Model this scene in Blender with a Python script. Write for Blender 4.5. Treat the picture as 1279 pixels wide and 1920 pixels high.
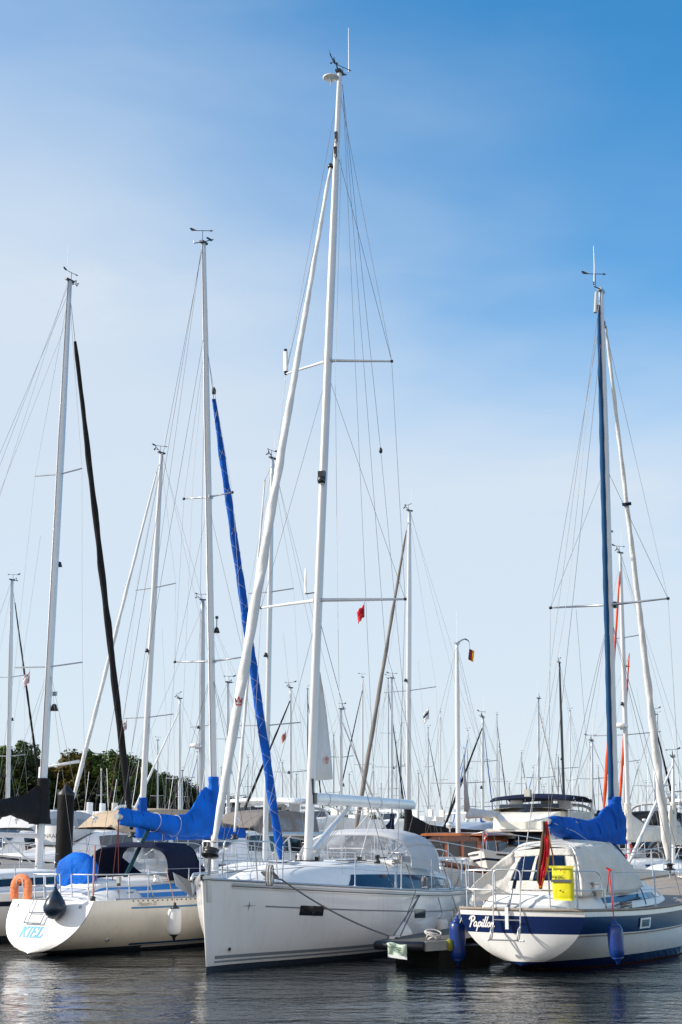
import bpy, math, random
from mathutils import Vector, Matrix, noise
for o in list(bpy.data.objects): bpy.data.objects.remove(o)
S = bpy.context.scene
C = S.collection
R = math.radians
V = Vector
rnd = random.Random(7)

# ------------------------------------------------------------------ camera
F, CX, CY, CAMH, PITCH = 2667.0, 639.5, 960.0, 2.0, R(13.09)
cd = bpy.data.cameras.new('camera'); cam = bpy.data.objects.new('camera', cd); C.objects.link(cam)
cd.sensor_fit = 'VERTICAL'; cd.sensor_height = 36.0; cd.sensor_width = 24.0; cd.lens = 36.0 * F / 1920.0
cd.clip_start = 0.2; cd.clip_end = 6000
cam.location = (0, 0, CAMH); cam.rotation_euler = (R(90) + PITCH, 0, 0)
S.camera = cam

# ------------------------------------------------------------------ world, sun, exposure
SUN_AZ, SUN_EL = R(183), R(29)      # azimuth as a compass-free math angle from +X
sdir = V((math.cos(SUN_AZ) * math.cos(SUN_EL), math.sin(SUN_AZ) * math.cos(SUN_EL), math.sin(SUN_EL)))
W = bpy.data.worlds.new('World'); S.world = W; W.use_nodes = True
nt = W.node_tree; N = nt.nodes; LK = nt.links
bg = N['Background']; wout = N['World Output']
sky = N.new('ShaderNodeTexSky'); sky.sky_type = 'NISHITA'; sky.sun_disc = False
sky.sun_elevation = SUN_EL; sky.sun_rotation = math.pi / 2 - SUN_AZ
sky.air_density = 1.05; sky.dust_density = 0.35; sky.ozone_density = 3.5; sky.altitude = 10
hs = N.new('ShaderNodeHueSaturation'); hs.inputs['Saturation'].default_value = 1.32; hs.inputs['Hue'].default_value = 0.492
LK.new(sky.outputs[0], hs.inputs['Color']); LK.new(hs.outputs[0], bg.inputs[0]); bg.inputs[1].default_value = 0.148
bg2 = N.new('ShaderNodeBackground'); bg2.inputs[0].default_value = (0.80, 0.895, 1.0, 1); bg2.inputs[1].default_value = 0.61
tc = N.new('ShaderNodeTexCoord'); sep = N.new('ShaderNodeSeparateXYZ'); LK.new(tc.outputs['Generated'], sep.inputs[0])
def wm(op, a, b, c=None):
    n = N.new('ShaderNodeMath'); n.operation = op
    for i, q in enumerate([a, b, c]):
        if q is None: continue
        if isinstance(q, (int, float)): n.inputs[i].default_value = q
        else: LK.new(q, n.inputs[i])
    return n.outputs[0]
def wnoise(scale, rot, sc, detail=5, rough=0.55):
    mp = N.new('ShaderNodeMapping'); LK.new(tc.outputs['Generated'], mp.inputs[0])
    mp.inputs['Rotation'].default_value = rot; mp.inputs['Scale'].default_value = sc
    n = N.new('ShaderNodeTexNoise'); n.inputs['Scale'].default_value = scale; n.inputs['Detail'].default_value = detail
    n.inputs['Roughness'].default_value = rough; n.inputs['Distortion'].default_value = 0.25
    LK.new(mp.outputs[0], n.inputs['Vector']); return n.outputs[0]
def wmap(x, a, b, c, d, smooth=True):
    n = N.new('ShaderNodeMapRange'); n.interpolation_type = 'SMOOTHSTEP' if smooth else 'LINEAR'
    LK.new(x, n.inputs[0])
    for i, q in enumerate((a, b, c, d)): n.inputs[i + 1].default_value = q
    return n.outputs[0]
n1 = wnoise(3.2, (0, R(-28), 0), (0.55, 0.6, 1.8), 4)
n2 = wnoise(5.0, (0, R(-22), 0), (0.5, 0.7, 2.2), 7, 0.62)
g = wm('ADD', sep.outputs[2], wm('MULTIPLY', sep.outputs[0], 0.56))
g = wm('ADD', g, wm('MULTIPLY', wm('SUBTRACT', n1, 0.5), -0.42))
veil = wm('MULTIPLY', wmap(g, 0.22, 0.62, 0.90, 0.03), wmap(sep.outputs[2], 0.36, 0.56, 1.0, 0.55))
wis = wm('MULTIPLY', wmap(n2, 0.5, 0.85, 0.0, 0.22), wmap(g, 0.25, 0.75, 1.0, 0.25))
fac = wm('MINIMUM', wm('ADD', veil, wis), 0.92)
mx = N.new('ShaderNodeMixShader'); LK.new(fac, mx.inputs[0]); LK.new(bg.outputs[0], mx.inputs[1]); LK.new(bg2.outputs[0], mx.inputs[2])
# pale clouds added to the unseen sky behind the camera to brighten shaded hulls
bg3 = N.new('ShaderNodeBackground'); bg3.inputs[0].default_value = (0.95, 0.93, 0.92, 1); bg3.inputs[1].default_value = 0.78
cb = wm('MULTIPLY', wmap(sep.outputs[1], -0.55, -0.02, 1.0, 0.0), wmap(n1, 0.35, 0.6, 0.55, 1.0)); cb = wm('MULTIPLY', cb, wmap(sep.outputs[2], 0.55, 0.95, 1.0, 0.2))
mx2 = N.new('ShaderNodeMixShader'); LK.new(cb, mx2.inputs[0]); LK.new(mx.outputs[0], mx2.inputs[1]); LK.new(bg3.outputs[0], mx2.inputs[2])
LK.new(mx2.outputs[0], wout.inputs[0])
sl = bpy.data.lights.new('sun', 'SUN'); sl.energy = 4.0; sl.angle = R(0.5); sl.color = (1.0, 0.93, 0.83)
so = bpy.data.objects.new('sun', sl); C.objects.link(so); so.rotation_euler = (-sdir).to_track_quat('-Z', 'Y').to_euler()
S.view_settings.view_transform = 'Standard'; S.view_settings.look = 'None'; S.view_settings.exposure = 0.55; S.view_settings.gamma = 1.0
S.render.engine = 'CYCLES'; S.cycles.max_bounces = 8; S.cycles.transparent_max_bounces = 16

# ------------------------------------------------------------------ helpers
cp, sp = math.cos(PITCH), math.sin(PITCH)
def ray(px, py):
    u = (px - CX) / F; v = (CY - py) / F
    return V((u, cp - v * sp, sp + v * cp))
def at(px, py, Y):                       # point of the scene at distance Y seen at that spot of the photograph
    d = ray(px, py); return V((0, 0, CAMH)) + d * (Y / d.y)
def proj(p):
    y = p[1] * cp + (p[2] - CAMH) * sp; z = -p[1] * sp + (p[2] - CAMH) * cp
    return CX + F * p[0] / y, CY - F * z / y
def lerp(a, b, t): return a + (b - a) * t
def interp(tab, x):
    if x <= tab[0][0]: return tab[0][1]
    for (a, va), (b, vb) in zip(tab, tab[1:]):
        if x <= b:
            t = (x - a) / (b - a); return va + (vb - va) * t
    return tab[-1][1]
def sinterp(tab, x):                     # smooth (catmull-rom) interpolation
    xs = [p[0] for p in tab]
    if x <= xs[0]: return tab[0][1]
    if x >= xs[-1]: return tab[-1][1]
    i = max(k for k in range(len(xs)) if xs[k] <= x)
    i = min(i, len(xs) - 2)
    p0 = tab[max(i - 1, 0)]; p1 = tab[i]; p2 = tab[i + 1]; p3 = tab[min(i + 2, len(tab) - 1)]
    h = p2[0] - p1[0]; t = (x - p1[0]) / h
    m1 = (p2[1] - p0[1]) / (p2[0] - p0[0]) * h; m2 = (p3[1] - p1[1]) / (p3[0] - p1[0]) * h
    return (2*t**3 - 3*t*t + 1) * p1[1] + (t**3 - 2*t*t + t) * m1 + (-2*t**3 + 3*t*t) * p2[1] + (t**3 - t*t) * m2

MATS = {}
def mat(name, col=(0.8, 0.8, 0.8), rough=0.5, metal=0.0, var=0.08, vs=3.0, bump=0.0, bs=20.0, coat=0.0, trans=0.0, alpha=1.0, stretch=(1, 1, 1), col2=None, streak=0.0):
    if name in MATS: return MATS[name]
    m = bpy.data.materials.new(name); m.use_nodes = True; t = m.node_tree; n = t.nodes; l = t.links
    b = n['Principled BSDF']; b.inputs['Roughness'].default_value = rough; b.inputs['Metallic'].default_value = metal
    b.inputs['Coat Weight'].default_value = coat; b.inputs['Coat Roughness'].default_value = 0.08
    b.inputs['Transmission Weight'].default_value = trans; b.inputs['Alpha'].default_value = alpha
    tc = n.new('ShaderNodeTexCoord'); mp = n.new('ShaderNodeMapping'); l.new(tc.outputs['Object'], mp.inputs[0]); mp.inputs['Scale'].default_value = stretch
    no = n.new('ShaderNodeTexNoise'); no.inputs['Scale'].default_value = vs; no.inputs['Detail'].default_value = 5; l.new(mp.outputs[0], no.inputs['Vector'])
    cr = n.new('ShaderNodeValToRGB'); l.new(no.outputs[0], cr.inputs[0])
    c2 = col2 or tuple(min(1, c * (1 + var)) for c in col); c1 = col if col2 else tuple(c * (1 - var) for c in col)
    cr.color_ramp.elements[0].position = 0.3; cr.color_ramp.elements[1].position = 0.7
    cr.color_ramp.elements[0].color = (*c1, 1); cr.color_ramp.elements[1].color = (*c2, 1)
    out = cr.outputs[0]
    if streak:
        mp2 = n.new('ShaderNodeMapping'); l.new(tc.outputs['Object'], mp2.inputs[0]); mp2.inputs['Scale'].default_value = (7, 7, 0.55)
        n2 = n.new('ShaderNodeTexNoise'); n2.inputs['Scale'].default_value = 1.6; n2.inputs['Detail'].default_value = 6; n2.inputs['Roughness'].default_value = 0.65; l.new(mp2.outputs[0], n2.inputs['Vector'])
        mr = n.new('ShaderNodeMapRange'); l.new(n2.outputs[0], mr.inputs[0]); mr.inputs[1].default_value = 0.5; mr.inputs[2].default_value = 0.8; mr.inputs[3].default_value = 0; mr.inputs[4].default_value = streak
        mi = n.new('ShaderNodeMix'); mi.data_type = 'RGBA'; l.new(mr.outputs[0], mi.inputs[0]); l.new(out, mi.inputs[6]); mi.inputs[7].default_value = (0.32, 0.27, 0.18, 1); out = mi.outputs[2]
    if streak > .05:
        sx = n.new('ShaderNodeSeparateXYZ'); l.new(tc.outputs['Object'], sx.inputs[0]); m3 = n.new('ShaderNodeMapRange'); m3.interpolation_type = 'SMOOTHSTEP'; l.new(sx.outputs[2], m3.inputs[0])
        m3.inputs[1].default_value = 0.05; m3.inputs[2].default_value = 0.42; m3.inputs[3].default_value = 0.55; m3.inputs[4].default_value = 0
        n3 = n.new('ShaderNodeTexNoise'); n3.inputs['Scale'].default_value = 2.3; n3.inputs['Detail'].default_value = 7; n3.inputs['Roughness'].default_value = .7; l.new(tc.outputs['Object'], n3.inputs['Vector'])
        m4 = n.new('ShaderNodeMath'); m4.operation = 'MULTIPLY'; l.new(m3.outputs[0], m4.inputs[0]); l.new(n3.outputs[0], m4.inputs[1])
        mi2 = n.new('ShaderNodeMix'); mi2.data_type = 'RGBA'; l.new(m4.outputs[0], mi2.inputs[0]); l.new(out, mi2.inputs[6]); mi2.inputs[7].default_value = (0.30, 0.27, 0.17, 1); out = mi2.outputs[2]
    l.new(out, b.inputs['Base Color'])
    mr = n.new('ShaderNodeMapRange'); l.new(no.outputs[0], mr.inputs[0]); mr.inputs[3].default_value = max(0, rough * 0.8); mr.inputs[4].default_value = min(1, rough * 1.25)
    l.new(mr.outputs[0], b.inputs['Roughness'])
    if bump:
        nb = n.new('ShaderNodeTexNoise'); nb.inputs['Scale'].default_value = bs; nb.inputs['Detail'].default_value = 4; l.new(mp.outputs[0], nb.inputs['Vector'])
        bn = n.new('ShaderNodeBump'); bn.inputs['Strength'].default_value = bump; bn.inputs['Distance'].default_value = 0.045
        l.new(nb.outputs[0], bn.inputs['Height']); l.new(bn.outputs[0], b.inputs['Normal'])
    if rough > .55: b.inputs['Specular IOR Level'].default_value = 0.18
    MATS[name] = m; return m

gel = mat('white gelcoat', (0.83, 0.82, 0.80), 0.22, coat=0.4, var=0.03, vs=1.2, streak=0.17)
gelc = mat('cream gelcoat', (0.85, 0.78, 0.66), 0.24, coat=0.4, var=0.03, vs=1.0, streak=0.22)
geld = mat('deck gelcoat', (0.78, 0.775, 0.75), 0.42, var=0.04, vs=4, bump=0.05, bs=60)
navy = mat('navy gelcoat', (0.008, 0.022, 0.09), 0.14, var=0.05); navy.node_tree.nodes['Principled BSDF'].inputs['Specular IOR Level'].default_value = 0.22
blueg = mat('sky blue paint', (0.03, 0.22, 0.60), 0.35, var=0.06)
greyst = mat('grey stripe', (0.20, 0.23, 0.255), 0.35, var=0.04)
antif = mat('antifouling', (0.022, 0.035, 0.052), 0.55, var=0.25, vs=5)
alu = mat('mast aluminium', (0.60, 0.61, 0.63), 0.33, metal=0.25, var=0.04, vs=1.5)
aluw = mat('white mast paint', (0.64, 0.645, 0.65), 0.3, var=0.03, vs=1.5)
alud = mat('grey aluminium', (0.40, 0.42, 0.45), 0.35, metal=0.6, var=0.08)
steel = mat('stainless steel', (0.62, 0.62, 0.615), 0.30, metal=0.55, var=0.05)
wire = mat('rigging wire', (0.46, 0.465, 0.48), 0.35, metal=0.5, var=0.1)
wired = mat('dark rope', (0.07, 0.07, 0.085), 0.7, var=0.15)
ropew = mat('white rope', (0.62, 0.60, 0.56), 0.85, var=0.12, vs=60)
ropeg = mat('grey rope', (0.17, 0.175, 0.185), 0.9, var=0.25, vs=50)
roper = mat('red rope', (0.60, 0.03, 0.03), 0.8, var=0.1)
black = mat('black plastic', (0.012, 0.013, 0.016), 0.35, var=0.2)
blackr = mat('black rubber', (0.018, 0.02, 0.026), 0.4, var=0.3, vs=6)
glass = mat('tinted glass', (0.006, 0.018, 0.055), 0.12, var=0.2); glass.node_tree.nodes['Principled BSDF'].inputs['Specular IOR Level'].default_value = 0.12
glassd = mat('dark glass', (0.010, 0.013, 0.018), 0.07, var=0.2, coat=0.5)
teak = mat('weathered teak', (0.30, 0.26, 0.22), 0.75, var=0.18, vs=5, stretch=(1, 14, 1))
teakd = mat('dark teak rail', (0.13, 0.085, 0.06), 0.5, var=0.2, vs=6)
mahog = mat('varnished mahogany', (0.19, 0.05, 0.016), 0.22, coat=0.7, var=0.25, vs=4, stretch=(1, 6, 1))
cblue = mat('royal blue canvas', (0.004, 0.085, 0.42), 0.75, var=0.22, vs=3, bump=1.0, bs=6)
cblueb = mat('bright blue canvas', (0.003, 0.12, 0.55), 0.72, var=0.22, vs=3, bump=1.0, bs=6)
cteal = mat('dull blue canvas', (0.014, 0.065, 0.16), 0.8, var=0.08)
cnavy = mat('navy canvas', (0.008, 0.012, 0.035), 0.8, var=0.2, vs=3, bump=0.35, bs=8)
cgrey = mat('charcoal canvas', (0.014, 0.0145, 0.016), 0.8, var=0.2, vs=3, bump=0.5, bs=6)
cbeige = mat('beige canvas', (0.66, 0.63, 0.57), 0.85, var=0.09, vs=2.5, bump=0.9, bs=5)
ctan = mat('tan canvas', (0.42, 0.33, 0.235), 0.85, var=0.1, bump=0.4, bs=7)
csail = mat('white sailcloth', (0.66, 0.66, 0.65), 0.7, var=0.05, vs=2, bump=0.3, bs=9)
ctaupe = mat('taupe canvas', (0.20, 0.18, 0.165), 0.85, var=0.1, bump=0.3, bs=8)
cred = mat('orange red canvas', (0.62, 0.075, 0.02), 0.8, var=0.12)
cgreyl = mat('light grey canvas', (0.50, 0.51, 0.53), 0.8, var=0.06, bump=0.3, bs=6)
orange = mat('orange foam buoy', (0.80, 0.25, 0.11), 0.7, var=0.12, vs=6, bump=0.3, bs=16)
yellow = mat('yellow vinyl', (0.72, 0.66, 0.01), 0.45, var=0.08, vs=8, bump=0.25, bs=9)
fwhite = mat('white fender vinyl', (0.74, 0.74, 0.73), 0.38, var=0.06, vs=6, streak=0.05)
fblue = mat('blue fender vinyl', (0.002, 0.030, 0.18), 0.33, var=0.15, vs=5)
fnavy = mat('dark blue ball vinyl', (0.010, 0.022, 0.045), 0.28, var=0.5, vs=9)
red = mat('red paint', (0.55, 0.02, 0.02), 0.5)
gold = mat('gold cloth', (0.80, 0.42, 0.02), 0.8)
crimson = mat('crimson cloth', (0.50, 0.012, 0.03), 0.8)
white = mat('white paint', (0.80, 0.80, 0.80), 0.45, var=0.03)
ltblue = mat('light blue lettering', (0.05, 0.36, 0.72), 0.5)
pileblk = mat('black pile sleeve', (0.004, 0.0038, 0.004), 0.6, var=0.35, vs=3, stretch=(1, 1, 0.3), bump=0.3, bs=12)
timber = mat('wet pier timber', (0.008, 0.008, 0.008), 0.7, var=0.35, vs=3, stretch=(1, 8, 1), bump=0.5, bs=15)
greyw = mat('grey weathered boards', (0.13, 0.12, 0.105), 0.85, var=0.25, vs=3, stretch=(1, 9, 1), bump=0.4, bs=15)
def clearmat(name, col, tr, rough=0.08):
    m = bpy.data.materials.new(name); m.use_nodes = True; t = m.node_tree; n = t.nodes; l = t.links
    b = n['Principled BSDF']; b.inputs['Base Color'].default_value = (*col, 1); b.inputs['Roughness'].default_value = rough
    tr_ = n.new('ShaderNodeBsdfTransparent'); tr_.inputs[0].default_value = (0.93, 0.95, 0.97, 1)
    mx = n.new('ShaderNodeMixShader'); no = n.new('ShaderNodeTexNoise'); no.inputs['Scale'].default_value = 2.2; no.inputs['Detail'].default_value = 4
    tc = n.new('ShaderNodeTexCoord'); l.new(tc.outputs['Object'], no.inputs['Vector'])
    mr = n.new('ShaderNodeMapRange'); l.new(no.outputs[0], mr.inputs[0]); mr.inputs[1].default_value = .35; mr.inputs[2].default_value = .7; mr.inputs[3].default_value = tr + .12; mr.inputs[4].default_value = tr - .22
    l.new(mr.outputs[0], mx.inputs[0]); l.new(b.outputs[0], mx.inputs[1]); l.new(tr_.outputs[0], mx.inputs[2]); l.new(mx.outputs[0], n['Material Output'].inputs[0])
    bn = n.new('ShaderNodeBump'); bn.inputs['Strength'].default_value = 0.6; bn.inputs['Distance'].default_value = 0.05; l.new(no.outputs[0], bn.inputs['Height']); l.new(bn.outputs[0], b.inputs['Normal'])
    MATS[name] = m; return m
clearv = clearmat('clear vinyl window', (0.45, 0.47, 0.5), 0.68)
clearv2 = clearmat('crinkled clear vinyl', (0.62, 0.62, 0.64), 0.42, 0.15)

class MB:
    def __init__(s): s.v = []; s.f = []; s.m = []; s.mats = []; s.smooth = []
    def mi(s, m):
        if m not in s.mats: s.mats.append(m)
        return s.mats.index(m)
    def face(s, idx, m, sm=True): s.f.append(tuple(idx)); s.m.append(s.mi(m)); s.smooth.append(sm)
    def grid(s, rows, m, close=False, sm=True, mrow=None, flip=False):      # rows: list of equally long point lists
        b = len(s.v); n = len(rows[0])
        for r in rows: s.v.extend([tuple(p) for p in r])
        for i in range(len(rows) - 1):
            for j in range(n if close else n - 1):
                k = (j + 1) % n
                q = (b + i*n + j, b + i*n + k, b + (i+1)*n + k, b + (i+1)*n + j)
                if flip: q = q[::-1]
                s.face(q, mrow[i] if mrow else m, sm)
        return b
    def poly(s, pts, m, sm=False):
        b = len(s.v); s.v.extend([tuple(p) for p in pts]); s.face(range(b, b + len(pts)), m, sm)
    def tube(s, pts, r, m, n=8, cap=True, ell=None, r2=None):               # r number or list; ell=(vecA, vecB) fixed section axes
        pts = [V(p) for p in pts]; rows = []; k = len(pts)
        up = None
        for i, p in enumerate(pts):
            d = (pts[min(i + 1, k - 1)] - pts[max(i - 1, 0)])
            if d.length < 1e-9: d = V((0, 0, 1))
            d.normalize()
            ri = r[i] if isinstance(r, (list, tuple)) else r
            if ell: a, b_ = V(ell[0]), V(ell[1])
            else:
                if up is None:
                    up = V((0, 0, 1)) if abs(d.z) < 0.9 else V((1, 0, 0))
                a = (up - d * up.dot(d))
                if a.length < 1e-6: a = d.orthogonal()
                a.normalize(); b_ = d.cross(a); up = a
            rows.append([p + a * (math.cos(2*math.pi*j/n) * ri) + b_ * (math.sin(2*math.pi*j/n) * ri) for j in range(n)])
        b0 = s.grid(rows, m, close=True)
        if cap:
            s.face(range(b0, b0 + n), m, False); e = b0 + (k - 1) * n; s.face(range(e, e + n), m, False)
    def lathe(s, base, prof, m, n=16, axis=V((0, 0, 1)), mrow=None):        # prof: (r, h) list
        axis = V(axis).normalized(); a = axis.orthogonal().normalized(); b = axis.cross(a)
        rows = [[V(base) + axis*h + a*(r*math.cos(2*math.pi*j/n)) + b*(r*math.sin(2*math.pi*j/n)) for j in range(n)] for r, h in prof]
        s.grid(rows, m, close=True, mrow=mrow)
    def box(s, c, d, m, rz=0, M=None, bev=0.0):
        c = V(c); h = V(d) / 2; cr, sr = math.cos(rz), math.sin(rz)
        def T(x, y, z):
            q = V((x*cr - y*sr, x*sr + y*cr, z)); q = (M @ q) if M else q
            return c + q
        b = len(s.v)
        for z in (-1, 1):
            for x, y in ((-1, -1), (1, -1), (1, 1), (-1, 1)): s.v.append(tuple(T(x*h.x, y*h.y, z*h.z)))
        for q in ((3, 2, 1, 0), (4, 5, 6, 7), (0, 1, 5, 4), (1, 2, 6, 5), (2, 3, 7, 6), (3, 0, 4, 7)): s.face([b + i for i in q], m, False)
    def build(s, name, parent=None, matrix=None, bevel=0, label=None):
        me = bpy.data.meshes.new(name); me.from_pydata(s.v, [], s.f)
        for m in s.mats: me.materials.append(m)
        me.polygons.foreach_set('material_index', s.m); me.polygons.foreach_set('use_smooth', s.smooth); me.update()
        o = bpy.data.objects.new(name, me); C.objects.link(o)
        if parent: o.parent = parent
        if bevel:
            md = o.modifiers.new('bevel', 'BEVEL'); md.width = bevel; md.segments = 2; md.limit_method = 'ANGLE'
        if label: o['label'] = label
        return o
def tag(o, label, cat, group=None, kind=None):
    if label: o['label'] = label
    if cat: o['category'] = cat
    if group: o['group'] = group
    if kind: o['kind'] = kind
    return o
def empty(name, loc, rz=0.0):
    o = bpy.data.objects.new(name, None); C.objects.link(o); o.location = loc; o.rotation_euler = (0, 0, rz); o.empty_display_size = 0.3; return o
def sag(a, b, s, n=10):
    a, b = V(a), V(b); return [a.lerp(b, i / n) - V((0, 0, s * 4 * (i/n) * (1 - i/n))) for i in range(n + 1)]
def smoothpts(pts, n=6):
    out = []
    pts = [V(p) for p in pts]
    for i in range(len(pts) - 1):
        p0 = pts[max(i-1, 0)]; p1 = pts[i]; p2 = pts[i+1]; p3 = pts[min(i+2, len(pts)-1)]
        for k in range(n):
            t = k / n
            out.append(0.5 * ((2*p1) + (p2 - p0)*t + (2*p0 - 5*p1 + 4*p2 - p3)*t*t + (3*p1 - p0 - 3*p2 + p3)*t**3))
    out.append(pts[-1]); return out

class Hull:
    """y(t,z): half breadth; t 0 stern .. 1 bow; local x forward, y port, z up"""
    def __init__(s, L, beam, sheer, bot, pq, stem=0.3, tr=0.0, bulge=0.06, tpow=3.0, x0=0.0):
        s.L = L; s.beam = beam; s.sheer = sheer; s.bot = bot; s.pq = pq; s.stem = stem; s.tr = tr; s.bulge = bulge; s.tpow = tpow
    def zs(s, t): return sinterp(s.sheer, t)
    def b(s, t): return max(0.012, sinterp(s.beam, t))
    def X(s, t, z):
        zs1 = s.zs(t); w = (1 - t) ** s.tpow
        return t * s.L + s.tr * (z - s.zs(0)) * w - s.stem * ((s.zs(1) - z) / s.zs(1)) * t ** 7
    def Y(s, t, z):
        zs = s.zs(t); zb = interp(s.bot, t); u = min(1, max(0, (zs - z) / (zs - zb)))
        p = interp(s.pq[0], t); q = interp(s.pq[1], t)
        return s.b(t) * max(0, (1 - u ** p)) ** (1 / q)
    def pt(s, t, z, side=1): return V((s.X(t, z), side * s.Y(t, z), z))
    def tof(s, x, z):
        lo, hi = 0.0, 1.0
        for _ in range(30):
            m = (lo + hi) / 2
            if s.X(m, z) < x: lo = m
            else: hi = m
        return lo
    def side(s, x, z, side=1, off=0.0):
        t = s.tof(x, z); p = s.pt(t, z, side)
        a = s.pt(min(1, t + .01), z, side) - s.pt(max(0, t - .01), z, side); b = s.pt(t, z + .02, side) - s.pt(t, z - .02, side)
        n = a.cross(b); n = -n if n.y * side < 0 else n
        return p + n.normalized() * off
    def trx(s, y, z): # transom surface
        hb = s.Y(0, z) + 1e-6; return s.X(0, z) - s.bulge * (1 - min(1, abs(y) / hb) ** 2)
    def mesh(s, levels, bandmats, nt=48, sub=3, trmat=None):
        """levels: functions of t giving z from the sheer down; bandmats[i] between level i and i+1"""
        mb = MB(); ts = [i / nt for i in range(nt + 1)]; ts = [t ** 1.0 for t in ts]
        for side in (1, -1):
            rows = []; ms = []
            for i in range(len(levels) - 1):
                for k in range(sub): rows.append((i, k / sub)); ms.append(bandmats[i])
            rows.append((len(levels) - 2, 1.0))
            R_ = []
            for (i, f) in rows: R_.append([s.pt(t, lerp(levels[i](t), levels[i+1](t), f), side) for t in ts])
            mb.grid(R_, bandmats[0], mrow=ms, flip=(side == 1))
        # stem
        rows = []; ms = []
        for i in range(len(levels) - 1):
            for k in range(sub): rows.append(lerp(levels[i](1), levels[i+1](1), k / sub)); ms.append(bandmats[i])
        rows.append(levels[-1](1))
        mb.grid([[V((s.X(1, z) + .02 * (1 - a * a), a * s.Y(1, z), z)) for a in (1, .6, 0, -.6, -1)] for z in rows], bandmats[0], mrow=ms)
        # transom
        rows = []; ms = []
        for i in range(len(levels) - 1):
            for k in range(sub): rows.append(lerp(levels[i](0), levels[i+1](0), k / sub)); ms.append((trmat or bandmats)[i])
        rows.append(levels[-1](0))
        nn = 12
        R_ = [[V((s.trx(lerp(-1, 1, j/nn) * s.Y(0, z), z), lerp(-1, 1, j/nn) * s.Y(0, z), z)) for j in range(nn + 1)] for z in rows]
        mb.grid(R_, bandmats[0], mrow=ms, flip=True)
        return mb
    def deck(s, m, off=0.015, camber=0.06, inset=0.0, t0=0.0, t1=1.0, nt=36):
        mb = MB(); rows = []
        for i in range(nt + 1):
            t = lerp(t0, t1, i / nt); z = s.zs(t); b = s.b(t) - inset
            r = []
            for j in range(9):
                a = lerp(-1, 1, j / 8); x = s.X(t, z)
                if i == 0 and t0 == 0: x = s.trx(a * s.b(0), z)
                r.append(V((x, a * max(b, .005), z - off + camber * (1 - a*a) * min(1, b))))
            rows.append(r)
        mb.grid(rows, m); return mb
    def rail(s, mb, m, r, dz=0.0, out=0.0, t0=0.0, t1=1.0, sides=(1, -1), n=40, box=None):
        for sd in sides:
            pts = []
            for i in range(n + 1):
                t = lerp(t0, t1, i / n); z = s.zs(t) + dz; p = s.pt(t, min(z, s.zs(t)), sd); p.z = z; p.y += sd * out; pts.append(p)
            mb.tube(pts, r, m, 6)
    def patch(s, x0, x1, ztop, zbot, side, m, off=0.006, n=10, slant=0.0, nz=3):
        mb = MB(); rows = []
        for k in range(nz + 1):
            f = k / nz
            rows.append([s.side(lerp(x0, x1, i / n) + slant * f, lerp(ztop(lerp(x0, x1, i/n)) if callable(ztop) else ztop, zbot(lerp(x0, x1, i/n)) if callable(zbot) else zbot, f), side, off) for i in range(n + 1)])
        mb.grid(rows, m); return mb

class Boat:
    def __init__(s, name, loc, phi, label, cat='sailing boat', group=None):
        s.o = empty(name, (loc[0], loc[1], 0), phi); tag(s.o, label, cat, group)
        s.M = Matrix.Translation((loc[0], loc[1], 0)) @ Matrix.Rotation(phi, 4, 'Z'); s.I = s.M.inverted(); s.phi = phi
    def L(s, p): return s.I @ V(p)
    def Wd(s, p): return s.M @ V(p)
    def ry(s, px, py, val=0.0, axis=1):       # where the line of sight meets a plane of the boat (axis 0 x=const, 1 y=const, 2 z=const)
        o = s.I @ V((0, 0, CAMH)); d = s.I.to_3x3() @ ray(px, py); t = (val - o[axis]) / d[axis]; return o + d * t
    def add(s, name, mb, parent=None, **k): return mb.build(name, parent or s.o, **k)
    def tube(s, name, pts, r, m, n=8, parent=None, **k):
        mb = MB(); mb.tube(pts, r, m, n, **k); return mb.build(name, parent or s.o)

def mast_part(B, foot, top, a, b, m, name='mast', taper=0.62, n=16):
    foot = V(foot); top = V(top); mb = MB(); N_ = 24; pts = []; rad = []
    rows = []
    for i in range(N_ + 1):
        f = i / N_; k = 1.0 if f < 0.72 else lerp(1, taper, (f - 0.72) / 0.28); p = foot.lerp(top, f)
        rows.append([p + V((a * k * math.cos(2*math.pi*j/n), b * k * math.sin(2*math.pi*j/n), 0)) for j in range(n)])
    b0 = mb.grid(rows, m, close=True); mb.face(range(b0 + N_*n, b0 + N_*n + n), m, False)
    mb.tube([foot.lerp(top, 0.06) + V((-a - 0.004, 0, 0)), foot.lerp(top, 0.72) + V((-a - 0.004, 0, 0)), top + V((-a * taper - .004, 0, 0))], 0.012, alud, 4)
    return B.add(name, mb)
def spreaders(B, c, half, sweep, m, r=0.035, up=0.05, name='spreader'):
    tips = []
    for sd in (1, -1):
        tip = V(c) + V((-sweep, sd * half, up)); tips.append(tip); mb = MB()
        mb.tube([V(c), V(c).lerp(tip, .5), tip], [r, r*.85, r*.6], m, 8); mb.lathe(tip - V((0, 0, .03)), [(0, 0), (.03, .005), (.035, .03), (.03, .055), (0, .06)], black, 6)
        B.add(name, mb)
    mb = MB(); mb.box(c, (0.16, 0.16, 0.07), alud); B.add('spreader_bracket', mb)
    return tips
def stay(B, pts, name='shroud', r=0.0045, m=None, n=4): return B.tube(name, pts, r, m or wire, n)
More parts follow.
